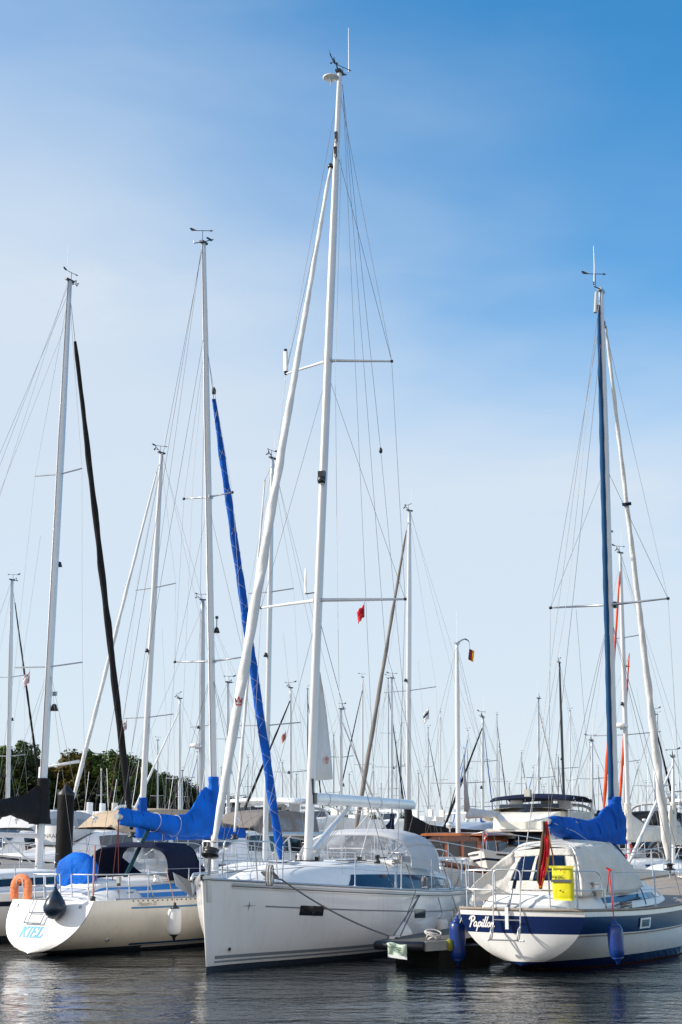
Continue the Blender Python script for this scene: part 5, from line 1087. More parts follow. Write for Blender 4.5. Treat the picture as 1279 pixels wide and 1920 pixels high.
for (i0, i1, j, w) in ((1.5, 5.5, 1.6, .006), (3.8, 5.8, 2.4, .006)):
    f = lambda i, j: c + d1 * lerp(-.165, .165, i/8) + V((0, -.05, lerp(.115, -.115, j/6) - .03*(i/8))); mb.tube([f(i0, j), f((i0+i1)/2, j), f(i1, j)], w, mat('green print', (.08, .25, .1), .6), 4)
q = [f(0, 4.8), f(8, 4.8), f(8, 6), f(0, 6)]; mb.poly([p + V((0, -.004, 0)) for p in q], white); mb.build('printed_lines', o)
def pile():
    b = at(118, 1640, 36); t = at(121, 1487, 36); t = V((b.x, 36, t.z)); root = empty('mooring_pile', (b.x, 36, 0)); tag(root, 'thick black mooring pile with a pointed cap behind the KIEL yacht', 'pile')
    mb = MB(); r_ = .205; mb.lathe((0, 0, 0), [(r_, -1.0), (r_, .8), (r_*1.01, 1.5), (r_, t.z)], pileblk, 24); mb.build('pile_shaft', root)
    mb = MB(); mb.lathe((0, 0, t.z), [(r_ + .008, -.06), (r_ + .008, .0), (r_*.5, .10), (.0, .24)], mat('black pile cap', (.008, .008, .009), .45), 24); mb.build('pile_cap', root)
pile()
mb = MB(); a = A.Wd((9.72, .84, 1.40)); e = at(737, 1757, 25.0); mb.tube(sag(a, e, .09, 24), .014, ropeg, 6)
ca = A.Wd((9.72, .66, 1.44))
for k in range(5): mb.tube([ca + V((.10*math.cos(t_) - .02*k + .0, .05*math.sin(t_), .02*k + .015*math.sin(t_*2))) for t_ in [j*.5 for j in range(13)]], .014, ropeg, 5)
mb.tube([ca, a], .014, ropeg, 6); loose(mb, 'mooring_line', 'grey mooring line from the bow cleat of the middle sloop to the pontoon', 'rope')
for k, dx in enumerate((-.05, .08)):
    mb = MB(); a = A.Wd((4.75 + dx, 1.80, 1.15)); mb.tube(sag(a, e + V((.12*k, .1, 0)), .0, 10), .012, ropeg, 6); loose(mb, 'mooring_line', ('upper' if k else 'lower') + ' of two dark spring lines from the middle sloop to the pontoon cleat', 'rope', 'spring lines')
mb = MB(); a = A.Wd((5.75, 1.75, 1.6)); mb.tube([a, A.Wd((5.78, 1.93, 1.1)), at(752, 1745, 26.2)], .008, ropeg, 5); loose(mb, 'fender_line', 'thin line dropping to the cone shaped fender', 'rope')
mb = MB(); a = P.Wd((.3, 1.06, 1.0)); mb.tube(sag(a, at(836, 1766, 24.8), .10, 14), .012, ropew, 6); loose(mb, 'mooring_line', 'white stern line from the navy banded yacht to the pontoon', 'rope')
mb = MB(); c = at(812, 1757, 24.9)
for k in range(7): mb.tube([c + V(((.08 + .01*k)*math.cos(t_), .06*math.sin(t_), .02*k - .05 + .05*math.sin(t_ + k))) for t_ in [j*.5 for j in range(14)]], .011, ropew, 5)
mb.tube([c + V((-.5, .1, -.06)), c + V((-.3, -.1, -.06)), c + V((-.1, .05, -.06)), c], .012, ropew, 5); loose(mb, 'coiled_rope', 'heap of pale rope lying on the pontoon', 'rope')
mb = MB(); mb.lathe(at(843, 1772, 24.55), [(0, -.1), (.06, -.08), (.07, 0), (.06, .08), (0, .1)], mat('mossy yellow buoy', (.22, .22, .03), .6, var=.3), 12); loose(mb, 'mooring_buoy', 'small mossy yellow buoy at the pontoon corner', 'buoy')
# ================================================================== generic yachts of the rows behind
def gen_sail(label, mpx, D, phi, top, L=10.5, botpx=None, cov=None, gen=None, gtop=None, gfoot=None, grad=.085, gprof=None, sprd=((.38, .8), (.68, .6)), hullm=gel, stripe=None, a=.08, mm=alu, group=None, detail=1, backstay=True, antenna=True, boomside=True, hood=None, gaft=0.08, name='sailing_yacht', radar=False, mzs=None, seed=0, toppx=None):
    mf = .55 * L                                    # mast position from the stern
    x = (mpx - CX) / F * (D * cp + (-.5) * sp); ux, uy = math.cos(phi), math.sin(phi)
    B = Boat(name, (x - mf * ux, D - mf * uy), phi, label, 'sailing boat', group)
    n = 28 if detail else 14
    H = Hull(L, [(0, .10*L), (.2, .135*L), (.45, .155*L), (.7, .13*L), (.88, .065*L), (1, .01)], [(0, .095*L), (.5, .095*L), (1, .13*L)], [(0, 0), (.15, -.25), (.5, -.5), (.9, -.4), (1, -.2)], ([(0, 2.5), (.5, 2.8), (1, 1.3)], [(0, 1.9), (.5, 1.9), (1, 1.1)]), stem=.55, tr=.25, bulge=.05, tpow=5)
    bz = lambda t: interp(H.bot, t)
    st = stripe or hullm
    B.add('hull', H.mesh([H.zs, lambda t: H.zs(t) - .16, lambda t: H.zs(t) - .26, lambda t: max(.12, bz(t)), lambda t: bz(t) if t < .12 else -.15], [hullm, st, hullm, antif], nt=n, sub=2))
    B.add('deck', H.deck(geld, .01, .05, nt=14))
    z0 = .095 * L; hs_, Pf = house([(.22*L, .09*L, .075*L, z0 - .05, z0 + .28), (.5*L, .098*L, .075*L, z0 - .03, z0 + .36), (.7*L, .065*L, .045*L, z0, z0 + .22), (.78*L, .03*L, .02*L, z0 + .03, z0 + .08)], geld, n=12, vs=3); cab = B.add('cabin', hs_)
    for sd in (1, -1): o = side_patch(Pf, .27*L, .58*L, .35, .75, sd, glassd, .01, n=5); B.add('cabin_window', o, cab)
    foot = V((mf, 0, z0 + .3)); tp_ = B.ry(toppx or mpx, top)
    if abs(tp_.x - mf) > 1.2: # keep the rake believable
        w = at(toppx or mpx, top, D); tp_ = B.L(w)
    mast_part(B, foot, tp_, a, a * .72, mm, n=10 if detail else 7); onf = lambda f: foot.lerp(tp_, f)
    tips = []
    f0_ = foot.z; f1_ = tp_.z; sprd = [((B.ry(lerp(toppx or mpx, mpx, (f - top) / (1560 - top)), f).z - f0_) / (f1_ - f0_), hl) if f > 2 else (f, hl) for f, hl in sprd]
    for f, hl in sprd:
        c = onf(f); t2 = []
        for sd in (1, -1): t = c + V((-.05, sd*hl, .04)); t2.append(t); B.tube('spreader', [c, t], .018 if detail else .022, alud, 5)
        tips.append(t2)
    wr_ = .0045 if detail else .006
    for i, sd in enumerate((1, -1)):
        chp = V((mf - .1, sd*.145*L, z0)); pts = [onf(.98 if backstay else .86)] + [t2[i] for t2 in tips[::-1]] + [chp]; stay(B, pts, r=wr_)
        if detail: stay(B, [onf(sprd[0][0]), chp + V((.3, 0, 0))], r=wr_); stay(B, [onf(sprd[0][0]), chp + V((-.35, 0, 0))], r=wr_)
    stay(B, [onf(1), (.1, 0, z0)], 'backstay', wr_)
    if detail: stay(B, [onf(.99) + V((-.1, 0, 0)), (mf - .42*L, 0, z0 + 1.1)], 'topping_lift', wr_, ropew); stay(B, [onf(.55) + V((0, .5, 0)), (mf - .3, .11*L, z0)], 'flag_halyard', .0035, ropew)
    bow = V((L - .35, 0, .13*L + .15))
    if gen:
        ga = gtop if gtop is not None else onf(.93); gb = gfoot if gfoot is not None else bow
        if isinstance(ga, tuple): ga = B.ry(*ga)
        if isinstance(gb, tuple): gb = B.ry(*gb)
        stay(B, [onf(.985), ga], 'forestay', .008); gk = .66; B.add('furled_sail', furled(B, ga, gb, .05, .1, gen, nseg=90 if detail else 20, wr=.10, seed=seed, n=12 if detail else 6, prof=[(q_[0], q_[1]*gk) for q_ in (gprof or [(0, .03), (.06, grad*.6), (.5, grad), (.93, grad*1.15), (1, .05)])]))
        mb = MB(); mb.lathe(gb + V((.02, 0, -.2)), [(0, 0), (.11, 0), (.12, .03), (.05, .06), (.11, .12), (0, .14)], black, 8); B.add('furler_drum', mb)
    else: stay(B, [onf(.97), bow], 'forestay', wr_ * 1.3)
    bl = .40 * L; bzz = z0 + 1.15
    if cov:
        tb = [(mf - bl, bzz + .22, bzz - .08, .12), (mf - bl*.6, bzz + .28, bzz - .14, .15), (mf - bl*.25, bzz + .42, bzz - .16, .17), (mf - .25, bzz + .75, bzz - .18, .17), (mf - .05, bzz + 1.1, bzz - .16, .13), (mf + .12, bzz + .9, bzz - .1, .12)]
        sleeve(B, foot, tp_, bzz - .1, bzz + 1.15, a + .04, a * .72 + .035, cov, seed)
        B.add('sail_cover', cover(tb, .15, cov, seed=seed, wr=.05, nx=26 if detail else 12, nz=14 if detail else 8))
    B.tube('boom', [(mf - .05, 0, bzz), (mf - bl - .1, 0, bzz + .03)], .055, alu, 8)
    stay(B, [(mf - bl*.7, 0, bzz), (mf - bl*.72, 0, z0 + .1)], 'mainsheet', .012, ropew); stay(B, [(mf - bl*.3, 0, bzz), (mf, 0, z0 + .4)], 'boom_vang', .02, alu)
    if hood:
        sh, Sf = house([(.16*L, .085*L, .08*L, z0 + .1, z0 + .7), (.24*L, .09*L, .07*L, z0 + .2, z0 + .98), (.31*L, .088*L, .065*L, z0 + .25, z0 + .95), (.37*L, .08*L, .07*L, z0 + .28, z0 + .4)], hood, n=12, vs=4, ends=False); s2 = B.add('sprayhood', sh); o = side_patch(Sf, .2*L, .3*L, .2, .7, 1, clearv, .012, n=4); B.add('side_window', o, s2); o = side_patch(Sf, .2*L, .3*L, .2, .7, -1, clearv, .012, n=4); B.add('side_window', o, s2)
    mb = MB(); mb.box(tp_ + V((0, 0, .02)), (.3, .07, .05), black); B.add('masthead_fitting', mb); mb = MB(); windvane(mb, tp_ + V((.05, 0, .03)), .22, (rnd.uniform(-1, 1), rnd.uniform(-1, 1), 0), .9); B.add('wind_vane', mb)
    if detail:
        mb = MB(); cups(mb, tp_ + V((0, 0, .02)), (.35, .1, .12)); B.add('wind_sensor', mb)
        if antenna: B.tube('antenna', [tp_ + V((-.1, 0, 0)), tp_ + V((-.12, 0, .9))], .006, white, 4)
        mb = MB(); q = onf(.5) + V((a, .0, 0)); mb.lathe(q + V((.06, 0, 0)), [(0, -.08), (.07, -.07), (.04, .04), (0, .06)], black, 8); B.add('steaming_light', mb)
        for sd in (1, -1):
            B.tube('pulpit', smoothpts([(L - 1.3, sd*.07*L, .12*L), (L - 1.25, sd*.068*L, .12*L + .55), (L - .4, sd*.03*L, .12*L + .62), (L - .05, 0, .12*L + .62)], 4), .0135, steel, 5)
            B.tube('pushpit', smoothpts([(1.5, sd*.13*L, z0), (1.45, sd*.13*L, z0 + .58), (.4, sd*.108*L, z0 + .6), (.2, sd*.04*L, z0 + .6)], 4), .0135, steel, 5)
        lifelines(B, H, [.16, .32, .48, .64, .8], (1, -1), .58)
    if radar:
        mb = MB(); q = onf(.42) + V((a + .18, 0, 0)); mb.lathe(q, [(0, 0), (.24, .01), (.26, .08), (.22, .16), (0, .19)], gel, 14); mb.box(q + V((-.15, 0, -.03)), (.3, .08, .05), alud); B.add('radar_dome', mb)
    B.H = H; B.onf = onf; return B

def gen_motor(label, px, D, phi, L=11, W_=1.8, style='fly', hullm=gel, canvas=None, bim=None, ztop=None, radar=True, name='motor_yacht', glassm=glassd, fcol=None, arch=True):
    x = (px - CX) / F * (D * cp); ux, uy = math.cos(phi), math.sin(phi); fm = fcol or gel
    B = Boat(name, (x - L/2 * ux, D - L/2 * uy), phi, label, 'motor boat')
    H = Hull(L, [(0, W_), (.5, W_ * 1.02), (.75, W_ * .85), (.92, W_ * .4), (1, .02)], [(0, 1.05), (.5, 1.2), (1, 1.75)], [(0, -.3), (1, -.4)], ([(0, 5), (.6, 3), (1, 1.0)], [(0, 2), (1, 1.1)]), stem=1.2, tr=-.05)
    B.add('hull', H.mesh([H.zs, lambda t: H.zs(t) - .25, lambda t: H.zs(t) - .33, lambda t: .15, lambda t: -.2], [hullm, cnavy if hullm is gel else gel, hullm, antif], nt=24, sub=2)); B.add('deck', H.deck(geld, .0, .03, nt=12))
    s = L / 11
    hs_, Pf = house([(1.6*s, W_*.86, W_*.80, 1.1, 2.15), (4.5*s, W_*.86, W_*.74, 1.15, 2.35), (6.4*s, W_*.82, W_*.66, 1.25, 2.30), (7.6*s, W_*.74, W_*.6, 1.35, 1.75), (9.2*s, W_*.45, W_*.32, 1.5, 1.62)], fm, n=22, vs=4); cab = B.add('cabin', hs_)
    for k in range(3):
        for sd in (1, -1): o = side_patch(Pf, (2.0 + 1.5*k)*s, (3.3 + 1.5*k)*s, .45, .9, sd, glassm, .012, n=4); B.add('cabin_window', o, cab)
    mb = MB(); wsr = [[V((lerp(6.35, 7.55, j/4)*s, lerp(-1, 1, i/10) * (W_ * lerp(.64, .62, j/4)), lerp(2.40, 1.88, j/4) + .03*(1 - (i/5-1)**2) + .02)) for i in range(11)] for j in range(5)]; mb.grid(wsr, glassm); B.add('windscreen', mb, cab)
    mb = MB(); mb.box((1.55*s, .25*W_, 1.65), (.03, W_*.5, .9), glassm); B.add('saloon_door', mb, cab)
    if style == 'fly':
        ov, _ = house([(.5*s, W_*.92, W_*.90, 2.32, 2.44), (4.5*s, W_*.90, W_*.88, 2.40, 2.52), (6.9*s, W_*.68, W_*.5, 2.40, 2.46)], fm, n=14, vs=2, camber=.02); B.add('flybridge_deck', ov)
        fb, Ff = house([(1.6*s, W_*.8, W_*.84, 2.48, 2.95), (3.8*s, W_*.8, W_*.82, 2.5, 3.1), (5.2*s, W_*.68, W_*.66, 2.5, 3.12), (6.1*s, W_*.4, W_*.4, 2.5, 2.75)], fm, n=16, vs=3, camber=.02); f_ = B.add('flybridge', fb)
        o = MB(); o.grid([[Ff(lerp(4.6, 5.9, k/6)*s, 1, sd) + V((0, 0, h_)) for k in range(7)] for h_ in (0, .3)] if False else [[V((lerp(4.9, 5.3, 1 - abs(i/5 - 1))*s - h_*.5, (i/5 - 1) * W_*.6, 3.1 + h_)) for i in range(11)] for h_ in (0, .34)], glassm); B.add('flybridge_screen', o, f_)
        for sd in (1, -1):
            for q_ in (.9, 1.6): B.tube('support_strut', [(q_*s, sd*W_*.84, 1.1), ((q_ + .5)*s, sd*W_*.84, 2.36)], .035, fm, 6)
        if canvas:
            mb = MB(); rows = [[V((lerp(1.5, 5.4, k/14)*s, sd * W_*.85 * (1 if k < 11 else 1 - (k-10)*.1), z_ + .03*math.sin(k*2.3))) for k in range(15)] for sd in (1,) for z_ in (2.86, 3.2)]
            for sd in (1, -1): mb.grid([[V((lerp(1.5, 5.4, k/14)*s, sd * W_*.86 + .03*math.sin(k*3), z_ + .03*math.sin(k*2.3))) for k in range(15)] for z_ in (2.82, 3.0, 3.18)], canvas)
            mb.grid([[V((1.5*s, y, z_ + .02*math.sin(y*9))) for y in [lerp(-W_*.86, W_*.86, k/12) for k in range(13)]] for z_ in (2.82, 3.0, 3.18)], canvas); mb.grid([[V((lerp(1.5, 5.2, k/6)*s, lerp(-W_*.84, W_*.84, j/10), 3.2 + .12 * math.sin(j/10*3.14) + .02*math.sin(k*2+j))) for j in range(11)] for k in range(7)], canvas); B.add('flybridge_cover', mb, f_)
        za = 3.0
    elif style == 'open':
        sh, Sf = house([(1.0*s, W_*.85, W_*.72, 1.9, 2.9), (2.5*s, W_*.85, W_*.68, 2.2, 3.1), (4.8*s, W_*.8, W_*.62, 2.3, 3.0), (5.6*s, W_*.7, W_*.6, 2.36, 2.5)], canvas or cbeige, n=16, vs=5, ends=False); c_ = B.add('cockpit_cover', sh)
        for sd in (1, -1):
            for k in range(2): o = side_patch(Sf, (1.4 + 1.8*k)*s, (2.8 + 1.8*k)*s, .22, .72, sd, clearv, .012, n=5); B.add('side_window', o, c_)
        za = 3.0
    else:
        hs2, P2 = house([(.6*s, W_*.6, W_*.5, 2.3, 2.52), (3.5*s, W_*.84, W_*.60, 2.1, 2.78), (6.2*s, W_*.8, W_*.55, 2.15, 2.62), (8.4*s, W_*.5, W_*.3, 1.7, 1.75)], (fcol or mat('blue grey roof', (.30, .34, .42), .3, coat=.4)), n=18, vs=4); c_ = B.add('hardtop', hs2)
        for sd in (1, -1): o = side_patch(P2, 1.4*s, 6.4*s, .0, .6, sd, glassd, .012, n=10); B.add('side_window', o, c_)
        za = 2.7
    if arch:
        mb = MB(); mb.tube(smoothpts([(1.9*s, W_*.86, za - .6), (1.3*s, W_*.8, za + .35), (1.2*s, 0, za + .5), (1.3*s, -W_*.8, za + .35), (1.9*s, -W_*.86, za - .6)], 5), .06, fm, 8); B.add('radar_arch', mb); zr = za + .55
        if radar: mb = MB(); mb.lathe((1.2*s, .3, zr), [(0, 0), (.05, 0), (.06, .12), (.26, .15), (.28, .25), (.2, .33), (0, .35)], gel, 14); B.add('radar_dome', mb)
        B.tube('antenna', [(1.2*s, -.6, zr - .05), (.9*s, -.6, zr + 1.9)], .012, white, 5)
    for k in range(4):     # fenders, rub rail, deck seats and small gear
        for sd in (1, -1):
            t = .12 + .2*k; p = H.pt(t, H.zs(t), sd) + V((0, sd*.13, -.15)); mb = MB(); mb.lathe(p, [(0, 0), (.03, -.02), (.10, -.12), (.11, -.45), (.09, -.58), (0, -.62)], (fblue, fwhite, cnavy)[int(D + L) % 3], 8); mb.tube([p, p + V((0, -sd*.1, .7))], .012, ropew, 4); B.add('side_fender', mb)
    mb = MB(); H.rail(mb, black, .03, -.1, .01, 0, .97); B.add('rub_rail', mb)
    for k in range(4): mb = MB(); mb.tube([Pf((1.95 + 1.5*k)*s, v, sd, .016) for v in (.05, 1) for sd in (1,)], .02, fm, 4); mb.tube([Pf((1.95 + 1.5*k)*s, v, -1, .016) for v in (.05, 1)], .02, fm, 4); B.add('window_post', mb, cab) if k < 0 else None
    for x_, y_, c_s in ((3.2, .5, white), (3.2, -.5, white), (2.2, 0, cbeige)):
        if style == 'fly': mb = MB(); mb.box((x_*s, y_*W_, 3.18), (.5, .5, .25), c_s); mb.box((x_*s - .25, y_*W_, 3.4), (.12, .5, .5), c_s); B.add('seat', mb, bevel=.03)
    mb = MB(); mb.lathe((6.0*s, .3*W_, za - .35), [(0, 0), (.03, 0), (.03, .1), (.1, .13), (.1, .2), (0, .22)], steel, 10); B.add('searchlight', mb)
    for y_ in (-.5, .5): B.tube('antenna', [(1.8*s, y_*W_, za - .3), (1.5*s, y_*W_, za + 1.6)], .012, white, 4)
    mb = MB(); mb.tube([(.3, -W_*.7, 1.1), (.1, -W_*.72, 2.3)], .018, white, 5); B.add('flagstaff', mb)
    if bim:
        mb = MB(); rows = [[V((lerp(1.2, 4.4, k/8)*s, lerp(-W_*.85, W_*.85, j/8), (ztop or za + 1.3) + .12 * (1 - (j/4 - 1)**2) - .18 * (abs(k/4 - 1)**3))) for j in range(9)] for k in range(9)]; mb.grid(rows, bim); o = B.add('bimini', mb); md = o.modifiers.new('t', 'SOLIDIFY'); md.thickness = .05
        for sd in (1, -1):
            for k in (1.3, 2.8, 4.3): B.tube('bimini_frame', [(2.8*s, sd*W_*.84, za - .1), (k*s, sd*W_*.84, (ztop or za + 1.3) - .05)], .018, steel, 5)
    for sd in (1, -1):
        pts = [H.pt(t, H.zs(t), sd) + V((0, -sd*.06, .62)) for t in [lerp(.5, .99, k/10) for k in range(11)]]; B.tube('guard_rail', pts, .016, steel, 5)
        for k in range(0, 11, 2): B.tube('stanchion', [pts[k] - V((0, 0, .62)), pts[k]], .013, steel, 5)
    B.H = H; return B

# ---- named rows, taken one by one from the photograph
G = gen_sail('yacht at the left edge with a charcoal sail cover and black furled genoa', 73, 33.5, R(60), 527, L=10.6, cov=None, gen=cgrey, gtop=(141, 640), gfoot=(247, 1555), grad=.11, gprof=[(0, .05), (.03, .085), (.1, .075), (.2, .10), (.5, .12), (.9, .13), (1, .07)], sprd=((1250, 1.04), (889, .74)), a=.105, mm=alu, toppx=131, stripe=cnavy, seed=3)
gt = []
for px, a_, b_, th in [(-60, 1502, 1530, .15), (-30, 1500, 1531, .16), (0, 1499, 1533, .17), (10, 1497, 1531, .18), (23, 1495, 1528, .19), (35, 1492, 1534, .19), (45, 1489, 1537, .20), (60, 1480, 1542, .18), (70, 1472, 1546, .15), (82, 1476, 1546, .13), (88, 1500, 1540, .10)]: p = G.ry(px, a_); q = G.ry(px, b_); gt.append((p.x, p.z, q.z, th))
gt.sort(); sleeve(G, V((.55*10.6, 0, 1.3)), G.ry(131, 527), G.ry(78, 1545).z, G.ry(80, 1459).z, .155, .125, cgrey, 5); G.add('sail_cover', cover(gt, .15, cgrey, seed=31, wr=.06, nx=60, nz=26))
stay(G, [G.ry(124, 560), G.ry(0, 850)], 'backstay', .005); stay(G, [G.ry(126, 600), G.ry(-30, 1000)], 'running_backstay', .0045, ropew)
mb = MB(); c = G.onf(.27) + V((.15, -.08, -.1)); mb.lathe(c, [(0, -.10), (.10, -.10), (.05, .05), (0, .07)], black, 8); mb.box(c + V((0, 0, .3)), (.04, .12, .10), alud); G.add('deck_light', mb)
Y3 = gen_sail('tall yacht beyond the KIEL one, white furled genoa sloping down to the left', 262, 46, R(228), 850, L=11.5, cov=cblue, gen=csail, gtop=(294, 885), gfoot=(133, 1515), grad=.085, sprd=((1345, 1.2), (1102, 1.0)), a=.11, mm=aluw, toppx=303, seed=11)
Y4 = gen_sail('tall yacht with a mast between the blue furled genoa and the middle mast', 497, 41, R(238), 860, L=11.5, cov=None, gen=csail, gtop=(497, 900), gfoot=(440, 1560), grad=.06, sprd=((1360, 1.1), (1110, .8)), a=.095, toppx=511, stripe=blueg, seed=12)
Y5 = gen_sail('yacht with a taupe furled genoa crossing the white boom', 765, 54, R(222), 958, L=11.5, cov=cgrey, gen=ctaupe, gtop=(762, 995), gfoot=(664, 1575), grad=.11, sprd=((1295, 1.4), ), a=.11, toppx=768, seed=13)
Y6 = gen_sail('yacht with an orange red furled genoa behind the navy banded one', 1180, 50, R(225), 1037, L=11, cov=cbeige, gen=cred, gtop=(1163, 1065), gfoot=(1132, 1520), grad=.075, sprd=((1378, 1.4), (1196, .8)), a=.10, toppx=1163, radar=True, stripe=cnavy, mm=aluw, hood=cgrey, seed=14)
B7 = gen_sail('yacht whose red stay lies just right of the navy banded mast', 1172, 62, R(40), 1250, L=10, gen=cred, gtop=(1180, 1225), gfoot=(1162, 1510), grad=.075, sprd=((.5, .8),), a=.09, seed=15)
Y8 = gen_sail('white yacht with a plain mast at the left edge and dark genoa', 13, 58, R(60), 1088, L=10, gen=cgrey, gtop=(28, 1130), gfoot=(77, 1490), grad=.065, sprd=((1418, .9), (1270, .8)), a=.10, toppx=23, seed=16)
Y9 = gen_sail('yacht with a bare grey mast just left of the KIEL mast', 378, 60, R(215), 1125, L=11, cov=cgrey, sprd=((1362, 1.1),), a=.12, mm=alud, toppx=380, radar=True, seed=17)
Y10 = gen_sail('yacht with a black mast seen left of the navy banded mast', 1061, 72, R(240), 1243, L=10.5, sprd=((.45, .8),), a=.09, mm=mat('black mast', (.02, .021, .025), .3), cov=cnavy, toppx=1049, seed=18)

# wooden motor sailer in front of the dark sport cruiser
def motorsailer():
    D = 52; phi = R(243); L = 10.5; mf = 5.5; x = (860 - CX) / F * (D * cp - .1)
    B = Boat('motorsailer', (x - mf*math.cos(phi), D - mf*math.sin(phi)), phi, 'motor sailer with a varnished wooden wheelhouse behind the middle sloop', 'motor sailer')
    H = Hull(L, [(0, 1.3), (.3, 1.6), (.6, 1.55), (.85, .9), (1, .03)], [(0, 1.1), (.5, 1.05), (1, 1.6)], [(0, -.1), (.5, -.5), (1, -.3)], ([(0, 2.5), (1, 1.3)], [(0, 1.9), (1, 1.1)]), stem=.8, tr=.2)
    B.add('hull', H.mesh([H.zs, lambda t: H.zs(t) - .2, lambda t: .12, lambda t: -.1], [mahog, gel, antif], nt=24, sub=2)); B.add('deck', H.deck(teak, 0, .04, nt=12))
    hs_, Pf = house([(3.3, 1.15, 1.08, 1.0, 2.15), (4.0, 1.18, 1.08, 1.0, 2.2), (5.6, 1.12, 1.0, 1.05, 2.2), (5.9, 1.1, .95, 1.05, 2.15)], mahog, n=20, vs=4, camber=.1); cab = B.add('wheelhouse', hs_)
    for sd in (1, -1):
        for k in range(1, 3): o = side_patch(Pf, 2.4 + 1.15*k, 3.3 + 1.15*k, .35, .86, sd, mat('reflecting glass', (.16, .20, .24), .05), .012, n=4); B.add('window', o, cab); o = MB(); o.tube([Pf(2.36 + 1.15*k, v, sd, .014) for v in (.3, .9)], .02, gel, 4); B.add('window_frame', o, cab)
    for y in (-.62, 0, .62): mb = MB(); mb.box((5.93, y, 1.78), (.02, .46, .52), glassd); B.add('front_window', mb, cab)
    mb = MB(); rf, _ = house([(3.0, 1.25, 1.2, 2.24, 2.32), (4, 1.3, 1.25, 2.26, 2.36), (6.2, 1.2, 1.1, 2.24, 2.32)], mat('orange brown rail', (.30, .085, .02), .3, coat=.5), n=10, vs=2, camber=.03); B.add('roof', rf, cab); mb = MB(); mb.box((2.6, 0, 2.20), (1.6, 2.5, .10), ctaupe); B.add('roof_cover', mb, cab)
    f2, _ = house([(6.0, .95, .85, 1.1, 1.45), (8.4, .45, .35, 1.3, 1.5)], gel, n=8, vs=2); B.add('foredeck_cabin', f2)
    foot = V((mf, 0, 2.3)); tp_ = B.ry(857, 1206); tp_ = B.L(at(857, 1206, D)); mast_part(B, foot, tp_, .10, .085, aluw); onf = lambda f: foot.lerp(tp_, f)
    for sd in (1, -1): B.tube('spreader', [onf(.26), onf(.26) + V((0, sd*1.05, .03))], .018, alud, 5); stay(B, [onf(.97), onf(.26) + V((0, sd*1.05, .03)), (5.4, sd*1.5, 1.1)], r=.0045); stay(B, [onf(.52), (5.9, sd*1.5, 1.1)], r=.0045); 
    stay(B, [onf(.99), (L - .3, 0, 1.7)], 'forestay', .006); stay(B, [onf(.99), (.1, 0, 1.1)], 'backstay', .005); stay(B, [onf(.8), (1, .6, 1.1)], 'halyard', .004)
    c = tp_; q1, q2, q3, q4 = [B.L(at(px, py, D)) for px, py in ((866, 1200), (872, 1198), (878, 1201), (880, 1205))]
    mb = MB(); mb.box(c, (.28, .12, .06), alud); mb.tube([c, q1, q2], [.03, .03, .02], alud, 6); mb.tube([q2, q3, q4], [.03, .02, .008], black, 5); B.add('masthead_crane', mb); B.tube('antenna', [c, c + V((0, 0, 1.2))], .006, white, 4)
    bm = [(mf - .6, 0, 2.95), (1.0, 0, 2.98)]; B.tube('boom', bm, .06, alu, 8); B.add('sail_cover', cover([(1.0, 3.15, 2.93, .1), (3, 3.2, 2.9, .12), (mf - .8, 3.25, 2.85, .12)], .1, cgreyl, seed=4, wr=.03, nx=20, nz=12))
    mb = MB(); rows = [[V((lerp(mf - .58, mf - .58 - w, k/4), .02*math.sin(k), z)) for k in range(5)] for z, w in ((5.1, .05), (4.4, .2), (3.7, .42), (3.1, .62))]; mb.grid(rows, mat('grey sail', (.33, .33, .35), .8)); o = B.add('furled_mainsail', mb); md = o.modifiers.new('t', 'SOLIDIFY'); md.thickness = .03
    mb = MB(); w = MB(); mb.lathe((6.5, .1, 2.36), [(0, 0), (.03, 0), (.03, .12), (.13, .16), (.14, .26), (.10, .34), (0, .36)], steel, 12); B.add('searchlight', mb)
    for sd in (1, -1):
        B.tube('guard_rail', [H.pt(t, H.zs(t), sd) + V((0, 0, .6)) for t in [k/12 for k in range(13)]], .016, steel, 5)
        for k in range(0, 13, 2): p = H.pt(k/12, H.zs(k/12), sd); B.tube('stanchion', [p, p + V((0, 0, .6))], .014, steel, 5)
    fl = MB(); a = B.Wd(q4); rows = [[a + V((.0 + .06*j - .10*k/3*.4, .03*math.sin(j*1.5 + k), -.22 - .10*k - .03*j)) for j in range(4)] for k in range(5)]
    for j, m_ in enumerate((black, crimson, gold)): fl.grid([[r_[j], r_[j+1]] for r_ in rows], m_)
    fl.tube([a, a + V((.02, 0, -.22))], .006, wired, 4); o = loose(fl, 'pennant', 'small black red gold pennant hanging from the curved masthead crane', 'flag'); md = o.modifiers.new('t', 'SOLIDIFY'); md.thickness = .008
motorsailer()
gen_motor('white motor yacht with a tan canopy behind the KIEL yacht', 182, 50, R(222), L=10.5, W_=1.9, style='open', canvas=ctan, arch=False, glassm=mat('pale glass', (.10, .11, .115), .1))
gen_motor('large white flybridge yacht between the blue cover and the blue genoa', 455, 60, R(250), L=12.5, W_=2.3, style='fly', bim=white, ztop=3.75, radar=False)
gen_motor('white flybridge cruiser with a radar dome behind the blue furled genoa', 560, 68, R(215), L=12, W_=2.1, style='fly')
gen_motor('white cabin cruiser close behind the bow rail of the middle sloop', 440, 52, R(235), L=8.5, W_=1.5, style='open', arch=False, canvas=ctaupe)
gen_motor('long dark windowed sport cruiser with a blue grey roof', 865, 60, R(232), L=12, W_=2.1, style='sport', arch=False)
gen_motor('cream flybridge yacht with beige covers and a navy bimini', 985, 55, R(248), L=11, W_=1.95, style='fly', canvas=cbeige, bim=cnavy, ztop=3.72, fcol=mat('cream paint', (.80, .77, .68), .3, coat=.3), hullm=gel)
